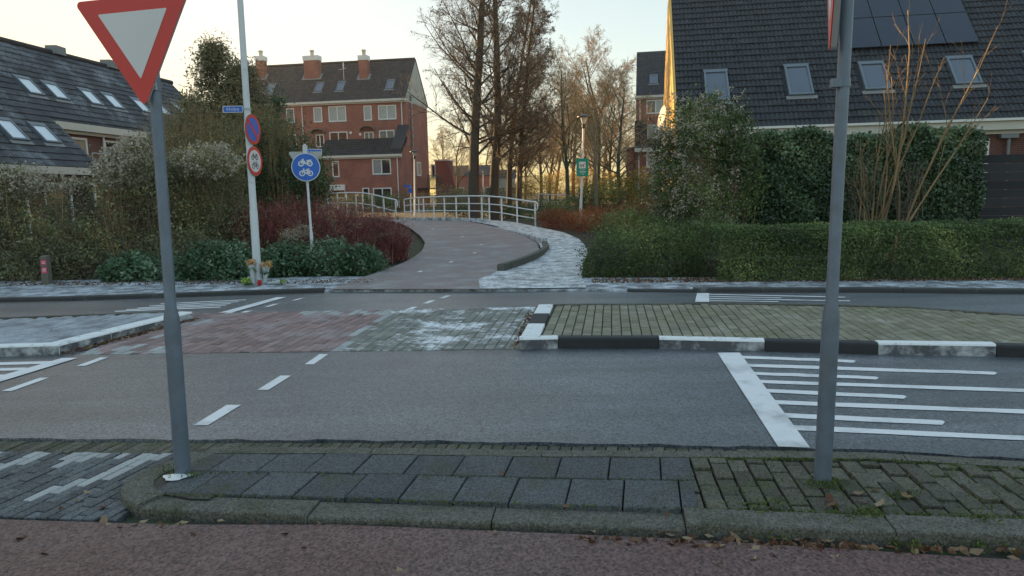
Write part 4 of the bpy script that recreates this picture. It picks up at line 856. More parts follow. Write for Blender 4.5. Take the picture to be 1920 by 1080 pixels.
# give-way sign on the verge, left
b0 = G(343, 886, .055); tz = PY(270, 40, b0[1] + .02); top = PY(276, -25, b0[1])
sg = thing('give_way_sign', 'triangular give way sign on grey post at the rounded kerb end', 'road sign', (b0[0], b0[1], .05)); post(sg, b0, top)
pc = PY(254, 64, b0[1] - .06); nrm = (-.14, -1, -.02)
pl_ = plate(sg, pc, nrm, rtri(.645, .022), -.012, .0, A['alu'], 'sign_plate', .035)
plate(pl_, pc, nrm, rtri(.643, .022), .0005, .003, A['signred'], 'red_border', .035); plate(pl_, pc, nrm, rtri(.39, .005), .0035, .0045, A['signwhite'], 'white_field', .035)
for dz in (-.26, .10):
    t = (pc[2] + dz - b0[2]) / (top[2] - b0[2]); c = [b0[i] + (top[i] - b0[i]) * t for i in range(3)]; clamp(sg, c, (0, 0, 1), .034, 'galv'); MB().box((c[0], c[1] - .032, c[2]), (.05, .02, .04)).build('bracket', A['alu'], sg)
strokes(pl_, (pc[0] + .065, pc[1], pc[2] - .19), nrm, [[(-.01, -.012), (.012, .0)], [(.0, .018), (.016, .026)], [(-.006, -.0), (.008, .008)]], .007, .0035, A['signwhite'], 'scratch')
fb = MB(); q = G(330, 894, .056); fb.add([(q[0] + .075 * math.cos(a) * (1 + .3 * math.sin(3 * a)), q[1] + .055 * math.sin(a), .056 if k else .07) for k, a in enumerate([0] + [2 * math.pi * j / 12 for j in range(12)])], [(0, 1 + j, 1 + (j + 1) % 12) for j in range(12)])
fb.v[0] = (q[0], q[1], .072); props(fb.build('paint_blob', A['signwhite']), 'white lump of paint at the foot of the give way sign post', 'paint lump')
# sign post on the right, sign edge-on
b1 = G(1542, 903, .05); t1 = PY(1592, -60, b1[1]); s2 = thing('sign_post', 'grey post with a red edged sign seen edge on beside the mossy pavers', 'road sign', (b1[0], b1[1], .05)); post(s2, b1, t1)
c2 = PY(1578, -10, b1[1] - .03); n2 = (-.928, .32, 0); c2 = np.array(c2) + np.array((-.045, 0, .13)); 
pl2 = plate(s2, c2, n2, rtri(.72, .03), -.028, 0, A['alu'], 'sign_plate'); plate(pl2, c2, n2, rtri(.718, .03), .0005, .006, A['signred'], 'red_border'); plate(pl2, c2, n2, rtri(.44, .01), .0065, .0075, A['signwhite'], 'white_field')
zc = PY(1580, 156, b1[1])[2]; t = (zc - b1[2]) / (t1[2] - b1[2]); c = [b1[i] + (t1[i] - b1[i]) * t for i in range(3)]; clamp(s2, c, (0, 0, 1), .034, 'galv'); MB().box((c[0] - .04, c[1] - .012, c[2]), (.045, .04, .04)).build('bracket', A['galv'], s2)
# white lamp post with street name and two round signs
b2 = G(484, 531, .055); tp = PY(449, -20, b2[1]); dv = Vector(tp) - Vector(b2); dv.normalize(); wl = thing('lamp_post', 'tall white lamp post with flowers laid at its foot', 'lamp post', (b2[0], b2[1], .055))
H_ = 8.0; pts = [Vector(b2) + dv * z for z in (-.05, 0, 1.3, 1.35, H_)]; MB().tube(pts, [.072, .072, .069, .062, .042], 14).build('pole', A['whitepole'], wl, smooth=True)
q = Vector(b2) + dv * .55; MB().box((q.x, q.y - .066, q.z), (.07, .02, .34)).build('service_door', A['whitepole'], wl)
q = Vector(b2) + dv * H_; b = MB(); b.tube([q, q + Vector((.1, -.3, .12)), q + Vector((.2, -.9, .15))], [.04, .035, .03], 8); b.box((q.x + .24, q.y - 1.1, q.z + .14), (.2, .55, .1)); b.build('lamp_head', A['alu'], wl, smooth=True)
def on_pole(py): 
    Y = b2[1]; z = PY(465, py, Y)[2]; t = (z - b2[2]) / dv.z; return Vector(b2) + dv * t
nn = Vector((.985, -.17, 0)); wl_sign = []
q = on_pole(243) + nn * .085; c = (q.x, q.y, q.z); o = plate(wl, c, nn, circ(.265), -.015, 0, A['alu'], 'no_parking_sign')
plate(o, c, nn, circ(.262), .001, .003, A['signred'], 'red_border'); plate(o, c, nn, circ(.205), .0035, .0045, A['signblue'], 'blue_field'); strokes(o, c, nn, [[(-.145, .145), (.145, -.145)]], .055, .006, A['signred'], 'red_bar')
q = on_pole(302.5) + nn * .085; c = (q.x, q.y, q.z); o = plate(wl, c, nn, circ(.26), -.015, 0, A['alu'], 'no_cycles_sign'); plate(o, c, nn, circ(.257), .001, .003, A['signred'], 'red_border'); plate(o, c, nn, circ(.195), .0035, .0045, A['signwhite'], 'white_field')
strokes(o, c, nn, moped(.135, .075), .014, .006, A['pict'], 'moped_pictogram'); strokes(o, c, nn, bike(.135, -.075), .014, .006, A['pict'], 'bicycle_pictogram')
for py in (243, 302.5, 205): q = on_pole(py); clamp(wl, q, dv, .068)
nh = (.06, -1, 0); q = on_pole(204.5); c = (q.x - .24, q.y - .03, q.z); o = plate(wl, c, nh, rrect(.345, .115, .012), -.02, 0, A['alu'], 'street_name_sign'); plate(o, c, nh, rrect(.345, .115, .012), .0005, .002, A['signwhite'], 'white_edge'); plate(o, c, nh, rrect(.325, .096, .008), .0025, .003, A['signblue'], 'blue_field'); text(o, c, nh, 'Hobo', .085, .005, A['signwhite'])
# blue cycle / moped sign on thin post
b3 = G(589, 512, .06); Yb = b3[1]; t3 = PY(571, 270, Yb); s3 = thing('cycle_path_sign', 'round blue moped and bicycle sign on a thin white post among low laurels', 'road sign', (b3[0], b3[1], .05)); post(s3, b3, t3, .036, .025, .75, 'whitepole', 12)
c3 = PY(573.5, 313.5, Yb - .06); n3 = (.20, -1, 0); o = plate(s3, c3, n3, circ(.278), -.012, 0, A['alu'], 'blue_sign'); plate(o, c3, n3, circ(.276), .001, .003, A['signwhite'], 'white_rim'); plate(o, c3, n3, circ(.262), .0035, .0045, A['signblue'], 'blue_field')
strokes(o, c3, n3, moped(.16, .085), .020, .006, A['signwhite'], 'moped_pictogram'); strokes(o, c3, n3, bike(.15, -.105), .020, .006, A['signwhite'], 'bicycle_pictogram')
c4 = PY(573.5, 303, Yb + .07); n4 = (-.1, 1, 0); o = plate(s3, c4, n4, rtri(.68, .03), -.012, 0, A['alu'], 'give_way_plate'); plate(o, c4, n4, rtri(.675, .03), .001, .003, A['signred'], 'red_border')
b = MB(); q = PY(572, 279, Yb); b.box((q[0], q[1], q[2] - .02), (.075, .075, .17)); b.build('name_bracket', A['whitepole'], s3)
n5 = (.55, -.83, 0); c5 = PY(587, 283.5, Yb + .1); c5 = (c5[0], c5[1] + .0, c5[2] - .02); o = plate(s3, c5, n5, rrect(.36, .13, .01), -.015, 0, A['signwhite'], 'street_name_sign'); plate(o, c5, n5, rrect(.335, .105, .008), .0005, .0015, A['signblue'], 'blue_field'); text(o, c5, n5, 'Odinsee', .075, .003, A['signwhite'])
# park lamps
def park_lamp(px, py, ptop, Y, label, green=False):
    zb = zt(Y) - .05; top = PY(px[1], ptop, Y); base = PY(px[0], py, Y); base = (base[0], base[1], zb); t = thing('park_lamp', label, 'street lamp', base)
    V0, V1 = Vector(base), Vector(top); d = (V1 - V0).normalized(); h = (V1 - V0).length
    MB().tube([V0, V0 + d * 1.0, V0 + d * 1.04, V0 + d * (h - .55)], [.062, .06, .05, .040], 12).build('pole', A['whitepole'], t, smooth=True)
    e = V0 + d * (h - .55); MB().tube([e, e + d * .08, e + d * .12, e + d * .18], [.05, .075, .075, .055], 12).build('collar', A['shed'], t, smooth=True)
    MB().tube([e + d * .18, e + d * .42], [.06, .15], 14).build('lamp_bowl', A['lamp'], t, smooth=True)
    MB().tube([e + d * .42, e + d * .45, e + d * .50, e + d * .55], [.27, .27, .17, .03], 20).build('lamp_cap', A['shed'], t, smooth=True)
    return t, V0, d
t1_, v0, dd = park_lamp((1088, 1095), 416, 214, 28.5, 'park lamp with mushroom cap carrying the green dog sign')
zg = PY(1091, 314, 28.5)[2]; q = v0 + dd * ((zg - v0.z) / dd.z); ng = (-.05, -1, 0); c = (q.x, q.y - .07, q.z); o = plate(t1_, c, ng, rrect(.47, .70, .05), -.01, 0, A['alu'], 'dog_area_sign'); plate(o, c, ng, rrect(.465, .695, .05), .0005, .002, A['signgreen'], 'green_field')
plate(o, (c[0], c[1], c[2] + .09), ng, rrect(.26, .26, .03), .0025, .003, A['signwhite'], 'white_panel')
strokes(o, (c[0], c[1], c[2] + .09), ng, [[(-.08, -.06), (-.05, .0), (.04, .0), (.07, -.06)], [(-.05, 0), (-.09, .05)], [(.04, 0), (.07, .06), (.10, .05)], [(-.03, -.01), (-.04, -.08)], [(.03, -.01), (.04, -.08)]], .022, .0042, A['pict'], 'dog_pictogram')
text(o, (c[0], c[1], c[2] - .09), ng, 'Los', .11, .0035, A['signwhite']); strokes(o, (c[0], c[1], c[2] - .19), ng, [[(-.14, .03), (.14, .03)], [(-.10, -.02), (.10, -.02)], [(-.03, -.08), (.05, -.08)]], .018, .0035, A['signwhite'], 'small_print')
park_lamp((778, 777), 400, 281, 44.0, 'park lamp with mushroom cap near the orange brick gable')
park_lamp((906, 906), 378, 318, 90.0, 'distant park lamp between the alder trunks')
# blue finger post far right of the brick terrace
bq = PY(772, 400, 48); fp_ = thing('finger_post', 'low post with small blue direction plates by the bridge end', 'sign post', (bq[0], bq[1], .25)); tq = PY(771, 346, 48); MB().tube([(bq[0], 48, .25), tq], .04, 8).build('post', A['galv'], fp_, smooth=True)
for k, (x, y) in enumerate(((764, 349), (769, 357))): c = PY(x, y, 47.93 - .03 * k); plate(fp_, c, (0, -1, 0), rrect(.5 if k == 0 else .25, .16 if k == 0 else .35, .02), 0, .01, A['signblue'], 'direction_plate')
# bridge railings: right side and left side
def railing(name, label, P, hts, parent_group='bridge railings', rails=(1.0, .66, .33), lower=0.0, endloop=None):
    """P: list of (x,y) post positions, hts: base heights"""
    t = thing(name, label, 'railing', (P[0][0], P[0][1], hts[0]), None)
    for (x, y), h in zip(P, hts): MB().box((x, y, h + .43), (.07, .035, 1.0), math.atan2(P[-1][1] - P[0][1], P[-1][0] - P[0][0])).build('rail_post', A['railw'], t)
    for f in rails:
        hh = .98 * f
        MB().tube([(x, y, h + hh) for (x, y), h in zip(P, hts)], .028 if f == 1 else .020, 8).build('rail', A['railw'], t, smooth=True)
    if endloop is not None:
        x, y = P[endloop]; h = hts[endloop]; x2, y2 = P[1 if endloop == 0 else -2]; d = Vector((x - x2, y - y2, 0)).normalized(); q = Vector((x, y, h))
        MB().tube([q + Vector((0, 0, .98)), q + d * .10 + Vector((0, 0, .95)), q + d * .14 + Vector((0, 0, .88)), q + d * .14 + Vector((0, 0, .72)), q + d * .08 + Vector((0, 0, .66)), q + Vector((0, 0, .647))], .026, 8).build('end_loop', A['railw'], t, smooth=True)
    return t
def rail_pts(px):                                  # (x pixel, y pixel of the post foot, Y)
    out = []; hs = []
    for x, y, Y in px: p = PY(x, y, Y); out.append((p[0], p[1])); hs.append(p[2])
    return out, hs
rp_px = [(1004, 425, 28.6), (970, 419, 29.4), (941, 413.5, 30.2), (918, 411, 30.8), (904, 410, 31.2), (880, 409, 32.0), (856, 408.5, 32.8), (834, 408, 33.5), (814, 408, 34.2), (795, 408, 34.9), (786, 408, 35.3), (771, 408.5, 36.2), (759, 409, 38.0)]
P_, h_ = rail_pts(rp_px); railing('bridge_railing', 'long white bridge railing with open posts beside the frosted footpath', P_, h_, endloop=0)
lp_px = [(743, 418, 30.5), (721, 412, 31.2), (699, 405.5, 32.2), (681, 402, 33.0), (669, 400.5, 33.8), (651, 399.5, 34.8), (634, 399, 36.0), (616, 399, 37.2)]
P_, h_ = rail_pts(lp_px); railing('bridge_railing', 'white bridge railing sloping down behind the red dogwood', P_, h_, rails=(1.0, .5), endloop=0)
fr_px = [(1010, 385, 62), (1028, 386, 62.5), (1046, 386, 63), (1064, 385, 63.5)]; P_, h_ = rail_pts(fr_px); railing('far_railing', 'distant white railing among the sunlit bushes', P_, h_, rails=(1.0, .4))
# bridge deck edge beam and abutment
b = MB(); P2, h2 = rail_pts(rp_px[3:]); P3, h3 = rail_pts(lp_px[1:])
dk = thing('bridge_deck', 'low concrete bridge deck edge under the white railing', 'bridge', (P2[3][0], P2[3][1], 0))
for (a, c), (ha, hc) in zip(zip(P2[:-1], P2[1:]), zip(h2[:-1], h2[1:])): MB().hexa([(a[0], a[1] + .02, ha - .6), (c[0], c[1] + .02, hc - .6), (c[0], c[1] + .2, hc - .6), (a[0], a[1] + .2, ha - .6)], [(a[0], a[1] + .02, ha + .0), (c[0], c[1] + .02, hc + .0), (c[0], c[1] + .2, hc), (a[0], a[1] + .2, ha)]).build('edge_beam', A['frostpath'], dk)
# wooden bollard with stickers
bb = G(89, 533, .05); bo = thing('bollard', 'leaning weathered wooden bollard with pink stickers by the frosted pavement', 'bollard', bb); t_ = PY(84, 481, bb[1]); V0, V1 = Vector(bb), Vector(t_)
w = .062; MB().hexa([(V0.x - w, V0.y - w, 0), (V0.x + w, V0.y - w, 0), (V0.x + w, V0.y + w, 0), (V0.x - w, V0.y + w, 0)], [(V1.x - w, V1.y - w, V1.z), (V1.x + w, V1.y - w, V1.z), (V1.x + w, V1.y + w, V1.z + .02), (V1.x - w, V1.y + w, V1.z + .02)]).build('post', A['wood'], bo)
for f, m, k in ((.52, 'pink', 1), (.80, 'pink', 0)):
    q = V0 + (V1 - V0) * f; c = (q.x + .005, q.y - w, q.z); pp = plate(bo, c, (0, -1, 0), rrect(.095, .11 if k else .085, .005), .001, .003, A[m], 'sticker'); strokes(pp, c, (0, -1, 0), [[(-.02, .03), (-.02, -.03)], [(.0, .025), (.025, .025), (.005, .0), (.025, -.03)]] if k else [[(-.025, .01), (.025, .01)], [(-.03, -.015), (.03, -.015)]], .012, .004, A['signwhite'], 'print')
# trellis in the garden
tc = PY(140, 412, 16.6); tr = thing('trellis', 'wooden garden trellis half hidden in the brown scrub', 'trellis', (tc[0], tc[1], .2)); a0 = PY(72, 392, 16.6); a1 = PY(182, 392, 16.6); lo_ = PY(72, 426, 16.6)[2]
for k in range(9): x = a0[0] + (a1[0] - a0[0]) * k / 8; MB().box((x, 16.6, (a0[2] + .3) / 2 + .1), (.025, .02, a0[2] - .3)).build('upright_slat', A['wood'], tr)
for k in range(5): z = a0[2] - .02 - k * .17; MB().box(((a0[0] + a1[0]) / 2, 16.578, z), (a1[0] - a0[0] + .05, .02, .025)).build('cross_slat', A['wood'], tr)
# board fence on the right
fy = 15.6; f0 = PY(1818, 300, fy); f1 = (f0[0] + 3.6, fy - .6); fz = PY(1870, 290, fy)[2]; fe = thing('board_fence', 'dark stained horizontal board fence at the end of the ivy', 'fence', (f0[0], fy, .1)); nb = 11
for k in range(nb):
    z0 = .12 + (fz - .12) * k / nb; b = MB(); b.cr = R.random(); ang = math.atan2(-.6, 3.6); hh = (fz - .12) / nb
    b.box(((f0[0] + f1[0]) / 2, (fy + f1[1]) / 2 + (.008 if k % 2 else 0), z0 + hh / 2), (3.65, .022, hh - .012), ang); b.build('board', A['fence'], fe)
for k in range(3): x = f0[0] + 3.6 * k / 2; MB().box((x, fy - .3 * k + .06, fz / 2 + .06), (.07, .07, fz - .02)).build('fence_post', A['fence'], fe)
# memorial at the lamp post
def leafquads(P, size, aspect=.55, nb=None, spread=1.0, rng=NR):
    n = len(P); a = rng.normal(size=(n, 3)); 
    if nb is not None: a = a * spread + np.asarray(nb)
    a /= np.linalg.norm(a, axis=1)[:, None] + 1e-9; t = rng.normal(size=(n, 3)); t -= a * (t * a).sum(1)[:, None]; t /= np.linalg.norm(t, axis=1)[:, None] + 1e-9; s = np.cross(a, t)
    L_ = (size * rng.uniform(.6, 1.3, n))[:, None]; W_ = L_ * aspect
    V = np.stack([P - t * L_ / 2, P + s * W_ / 2 + t * L_ * .05, P + t * L_ / 2, P - s * W_ / 2 + t * L_ * .05], 1).reshape(-1, 3); return V, np.arange(4 * n).reshape(-1, 4)
def puff(name, c, r, n, size, m, parent):
    d = NR.normal(size=(n, 3)); d /= np.linalg.norm(d, axis=1)[:, None]; P = np.array(c) + d * np.array(r) * NR.uniform(.5, 1, (n, 1)); V, Fq_ = leafquads(P, size, .8); return npmesh(name, V, Fq_, m, parent)
def bouquet(px, py, lab, h, r, m, lean=0.0, Yo=0.0):
    q = G(px, py, .055); q = (q[0], q[1] + Yo, .055); t = thing('bouquet', lab, 'flowers', q); b = MB(); n = 12; V0 = Vector(q); d = Vector((lean, .1, 1)).normalized(); P = [V0, V0 + d * h * .35, V0 + d * h * .8]
    b.tube(P, [.045, .04, r * .8], n, caps=False); b.build('paper_wrap', A['wrap'], t, smooth=True); c = V0 + d * h * .88; puff('flower_heads', c, (r * 1.15, r * 1.15, r * .9), 110, .05, A[m], t); puff('leaves', V0 + d * h * .6, (r * .9, r * .9, r * .9), 70, .06, A['laurel'], t); return t
bouquet(478, 532, 'bouquet of pink and orange flowers in clear wrap standing against the lamp post', .44, .085, 'petal', -.05, -.09)
bouquet(498, 531, 'bouquet of yellow flowers in paper leaning beside the red candle', .38, .10, 'petal', .10, -.04)
q = G(462, 534, .055); t = thing('flower_bunch', 'low bunch of lime green flowers beside the brown jar', 'flowers', q); puff('flower_heads', (q[0], q[1], .12), (.09, .07, .065), 120, .045, A['petalg'], t); puff('leaves', (q[0] + .05, q[1], .07), (.09, .06, .02), 30, .05, A['laurel'], t)
q = G(487, 535, .055); t = thing('grave_candle', 'red grave candle standing at the lamp post foot', 'candle', q); MB().tube([q, (q[0], q[1], .10), (q[0], q[1], .155)], [.036, .04, .03], 12).build('glass', A['candle'], t, smooth=True); MB().tube([(q[0], q[1], .156), (q[0], q[1], .175)], [.032, .026], 12).build('lid', A['wrap'], t, smooth=True)
q = G(469, 531.5, .055); t = thing('jar', 'small brown jar between lime flowers and bouquet', 'jar', q); MB().tube([q, (q[0], q[1], .15)], .036, 12).build('glass', A['brownglass'], t, smooth=True); MB().tube([(q[0], q[1], .152), (q[0], q[1], .18)], .038, 12).build('lid', A['cream'], t, smooth=True)
q = G(516, 533, .055); t = thing('bouquet', 'wrapped bouquet lying flat with white flowers on the frosted pavement', 'flowers', q); b = MB(); b.tube([(q[0] - .14, q[1], .075), (q[0], q[1], .085), (q[0] + .12, q[1] - .02, .10)], [.015, .035, .05], 10, caps=False); b.build('paper_wrap', A['wrap'], t, smooth=True); puff('flower_heads', (q[0] + .15, q[1] - .02, .105), (.05, .05, .045), 60, .035, A['petalg'], t)
# ------------------------------------------------------------------ vegetation
def pn(P, s, f):                                   # cheap smooth noise in -1..1
    P = np.asarray(P) * f; return (np.sin(P[:, 0] * 1.7 + s) + np.sin(P[:, 1] * 1.3 + 2.1 * s + P[:, 2]) + np.sin(P[:, 2] * 2.1 + 1.3 * s + P[:, 0] * .7) + np.sin((P[:, 0] + P[:, 1] + P[:, 2]) * 3.1 + s)) / 4
def crnd(P, s, f=2.4): return np.clip(.46 + .5 * pn(P, s, f) + .6 * (NR.random(len(P)) - .5), 0, 1)
def blob_pts(blobs, n, shell=.55, seed=1.0, gap=.25, rough=.3, freq=2.2):
    w = np.array([r[0] * r[1] + r[1] * r[2] + r[0] * r[2] for c, r in blobs]); w = w / w.sum(); out = []
    for (c, r), k in zip(blobs, w):
        m = int(n * k * 1.5) + 4; d = NR.normal(size=(m, 3)); d /= np.linalg.norm(d, axis=1)[:, None]; rad = (shell + (1 - shell) * NR.random(m) ** .7)
        rad = rad * (1 + rough * pn(d * 2.5 + np.array(c), seed, 1.6) + .10 * NR.normal(size=m)); P = np.array(c) + d * np.array(r) * rad[:, None]
        keep = (pn(P, seed + 5, freq) > -1 + 2 * gap * NR.random(m)) & (P[:, 2] > zt(c[1]) - .05); out.append(P[keep])
    P = np.concatenate(out); NR.shuffle(P); return P[:n]
def tubes_np(P0, P1, R0, R1, k=3):
    n = len(P0); d = P1 - P0; d /= np.linalg.norm(d, axis=1)[:, None] + 1e-9; ref = np.where(np.abs(d[:, 2:3]) < .9, np.array([[0, 0, 1.]]), np.array([[1., 0, 0]])); a = np.cross(d, ref); a /= np.linalg.norm(a, axis=1)[:, None]; b = np.cross(d, a)
    V = []
    for P, Rr in ((P0, R0), (P1, R1)):
        for q in range(k): an = 2 * math.pi * q / k; V.append(P + (a * math.cos(an) + b * math.sin(an)) * Rr[:, None])
    V = np.stack(V, 1).reshape(-1, 3); base = np.arange(n)[:, None] * 2 * k
    Fq_ = np.concatenate([np.concatenate([base + q, base + (q + 1) % k, base + k + (q + 1) % k, base + k + q], 1)[:, None, :] for q in range(k)], 1).reshape(-1, 4); return V, Fq_
def seg_mesh(name, segs, m, parent, k=3, **kw):
    S_ = np.array(segs, float); V, Fq_ = tubes_np(S_[:, 0:3], S_[:, 3:6], S_[:, 6], S_[:, 7], k); rn_ = np.repeat(NR.random(len(S_)), k); return npmesh(name, V, Fq_, m, parent, rn_, smooth=k > 4, **kw)
def unit(v): return v / (np.linalg.norm(v) + 1e-9)
def branch(out, p, d, L_, r, lvl, spec, rng, rk=(.55,), mn=.0022):
    """recursive limb; spec[lvl] = (pieces, wiggle, up pull, children, child angle, child length ratio, start fraction)"""
    n, wig, up, nc, ang, lr_, st = spec[lvl]; q = p.copy(); d = unit(d); pts = [q]; rr = [r]
    for i in range(n):
        d = unit(d + rng.normal(size=3) * wig + np.array((0, 0, up))); q2 = q + d * L_ / n; r2 = r * (1 - .8 * (i + 1) / n) + .0015
        out.append((lvl, *q, *q2, rr[-1], r2)); q = q2; pts.append(q); rr.append(r2)
    if lvl + 1 >= len(spec): return
    for k in range(nc):
        f = st + (1 - st) * (k + rng.random()) / nc; i = min(n - 1, int(f * n)); t = f * n - i; c = pts[i] + (pts[i + 1] - pts[i]) * t; ax = unit(pts[i + 1] - pts[i]); s = rng.normal(size=3); s = unit(s - ax * (s @ ax)); a = math.radians(ang) * rng.uniform(.7, 1.25)
        branch(out, c, ax * math.cos(a) + s * math.sin(a), L_ * lr_ * (1.15 - .75 * f) * rng.uniform(.7, 1.2), max(mn, (rr[i] * (1 - t) + rr[i + 1] * t) * rk[min(lvl, len(rk) - 1)]), lvl + 1, spec, rng, rk, mn)
def tree(name, label, base, top, r, spec, seed, tm, bm, group=None, split=2, cat='tree', cones=0, rk=(.55,), mn=.0022):
    rng = np.random.default_rng(seed); t = thing(name, label, cat, tuple(base), group); out = []; b = np.array(base, float); d = np.array(top, float) - b; branch(out, b, d, np.linalg.norm(d), r, 0, spec, rng, rk, mn)
    lo = [s[1:] for s in out if s[0] < split]; hi = [s[1:] for s in out if split <= s[0] < 3]; fi = [s[1:] for s in out if s[0] >= 3]
    seg_mesh('trunk', lo, bm, t, 7); 
    V, Fq_ = tubes_np(*[np.array(hi)[:, a:b] for a, b in ((0, 3), (3, 6))], np.array(hi)[:, 6], np.array(hi)[:, 7], 3)
    if fi:
        S_ = np.array(fi); P0, P1 = S_[:, :3], S_[:, 3:6]; sd = np.cross(P1 - P0, rng.normal(size=P0.shape)); sd /= np.linalg.norm(sd, axis=1)[:, None] + 1e-9; V2 = np.stack([P0 - sd * S_[:, 6:7], P0 + sd * S_[:, 6:7], P1 + sd * S_[:, 7:8], P1 - sd * S_[:, 7:8]], 1).reshape(-1, 3); Fq_ = np.concatenate([Fq_, np.arange(len(V2)).reshape(-1, 4) + len(V)]); V = np.concatenate([V, V2])
    npmesh('crown', V, Fq_, tm, t)
    if cones and hi:
        H_ = np.array(hi); idx = rng.integers(0, len(H_), cones); P = H_[idx, 3:6] + rng.normal(size=(cones, 3)) * .03; V, Fq_ = leafquads(P, .06, .8); npmesh('cones', V, Fq_, A['cone'], t)
    return t
ALD = [(14, .03, .02, 52, 58, .25, .17), (6, .11, .06, 11, 48, .45, .10), (4, .18, .03, 8, 48, .55, .1), (2, .2, .0, 5, 48, .7, .1), (1, .25, 0, 0, 0, 0, 0)]
for i, (x, Y, xt, h, r, lab) in enumerate(((889, 36.5, 893, 17.5, .30, 'tall straight alder with the thickest trunk behind the bridge railing'), (926, 37.5, 931, 16, .27, 'second alder with a forked foot next to the thickest trunk'), (953, 39, 961, 12.8, .17, 'slimmer alder leaning away between its two darker neighbours'), (970, 37.8, 982, 11.8, .18, 'curving dark alder at the end of the group by the shrubs'))):
    bs = np.array(PY(x, 385, Y)); bs[2] = .2; tp_ = np.array(PY(xt, 150, Y)); dx = (tp_[0] - bs[0]) / max(1, tp_[2] - bs[2]); tree('alder_tree', lab, bs, (bs[0] + dx * h, Y + .3, h), r, ALD, 100 + i, A['twig'], A['bark'], 'alders behind the bridge', cones=7000, rk=(.26, .5, .6, .7), mn=.005)
b = MB(); q = np.array(PY(931, 385, 37.3)); 
# sunlit bare trees farther back
BG_ = [(7, .07, .02, 15, 44, .60, .20), (5, .13, .05, 9, 44, .55, .2), (4, .18, .04, 8, 44, .55, .15), (2, .2, .02, 7, 44, .6, .1), (1, .22, 0, 0, 0, 0, 0)]
protos = []
for i, (x, Y, h, lab) in enumerate(((1065, 62, 11.5, 'spreading bare tree in low sun behind the green sign'), (1120, 66, 12.5, 'tall bare tree with leaning trunk beyond the hedge shrubs'), (1165, 58, 9.5, 'bare tree with pale forked trunk near the terrace with roller blinds'), (1015, 74, 9.5, 'round headed bare tree behind the alders on the sunlit side'))):
    p = PY(x, 380, Y); protos.append(tree('bare_tree', lab, (p[0], Y, .25), (p[0] + R.uniform(-.8, .8), Y, h), .20, BG_, 300 + i, A['twigl'], A['barkg'], 'bare trees in the low sun', rk=(.45, .5, .6, .7), mn=.0095))
for k, (x, Y, s, rz, lab) in enumerate(((1075, 82, 1.2, 3.2, None), (1110, 84, 1.3, .4, None), (1150, 76, 1.1, 5.5, None), (1030, 84, 1.05, 2.2, None), (1130, 108, 1.4, 1.0, None), (1040, 95, 1.15, 1.2, None), (1095, 102, 1.25, 2.6, None), (1145, 98, 1.1, 4.1, None), (985, 100, 1.0, .7, None), (860, 105, .95, 3.3, None), (835, 98, .9, 5.2, None), (1178, 90, .95, 2.0, None), (905, 125, 1.0, 1.9, None), (945, 128, 1.0, 5.9, None))):
    p = PY(x, 375, Y); c = copy_tree(protos[k % 4], None, 'distant bare tree glowing in the sun behind the nearer trees', (p[0], Y, .2), rz, s)
# young tree beside the lamp
p = PY(1120, 412, 26.0); YT = [(6, .02, .02, 7, 32, .38, .5), (4, .1, .06, 5, 40, .5, .2), (3, .15, .03, 3, 40, .5, .2), (2, .2, 0, 0, 0, 0, 0)]
tree('young_tree', 'young tree with straight pale trunk beside the park lamp', (p[0], 26, .2), (p[0] - .05, 26, 4.6), .075, YT, 41, A['twigl'], A['wood'])
# --- shrubs
def shrub(name, label, blobs, n, size, m, group=None, stems=0, stem_m='twig', extra=None, cat='shrub', aspect=.55, shell=.5, gap=.3, rough=.3, seed=None, nb=None):
    seed = seed or R.uniform(0, 50); c = blobs[0][0]; t = thing(name, label, cat, (c[0], c[1], zt(c[1]) - .06), group); P = blob_pts(blobs, n, shell, seed, gap, rough); V, Fq_ = leafquads(P, size, aspect, nb); npmesh('foliage', V, Fq_, A[m], t, crnd(P, 4.4))
    if stems:
        sg_ = []; 
        for k in range(stems):
            c, r = blobs[k % len(blobs)]; c = np.array(c); b_ = np.array((c[0] + R.uniform(-.6, .6) * r[0], c[1] + R.uniform(-.6, .6) * r[1], zt(c[1]) - .05)); d = NR.normal(size=3); d[2] = abs(d[2]) + .3; e = c + unit(d) * np.array(r) * R.uniform(.8, 1.12); mid = (b_ + e) / 2 + NR.normal(size=3) * .12 + np.array((0, 0, .1)); rr = R.uniform(.005, .012)
            sg_ += [(*b_, *mid, rr, rr * .7), (*mid, *e, rr * .7, .002)]
            for _ in range(5):
                f = R.random(); s = mid + (e - mid) * f; e2 = s + unit(NR.normal(size=3) + unit(e - mid)) * R.uniform(.15, .4); sg_.append((*s, *e2, .004, .0015))
        seg_mesh('stems', sg_, A[stem_m], t, 3, kind='stuff')
    for (nm, pts, k, sz, mm) in extra or ():       # tufts sitting on the outside
        Q = blob_pts(pts, k, .93, seed + 3, .62, rough, 1.6); D = np.repeat(Q, 12, 0) + NR.normal(size=(len(Q) * 12, 3)) * sz * .9; V, Fq_ = leafquads(D, sz, .8); npmesh(nm, V, Fq_, A[mm], t)
    return t
def B(px, py, Y, rx, ry, rz, dz=0): p = PY(px, py, Y); return ((p[0], p[1], p[2] + dz), (rx, ry, rz))
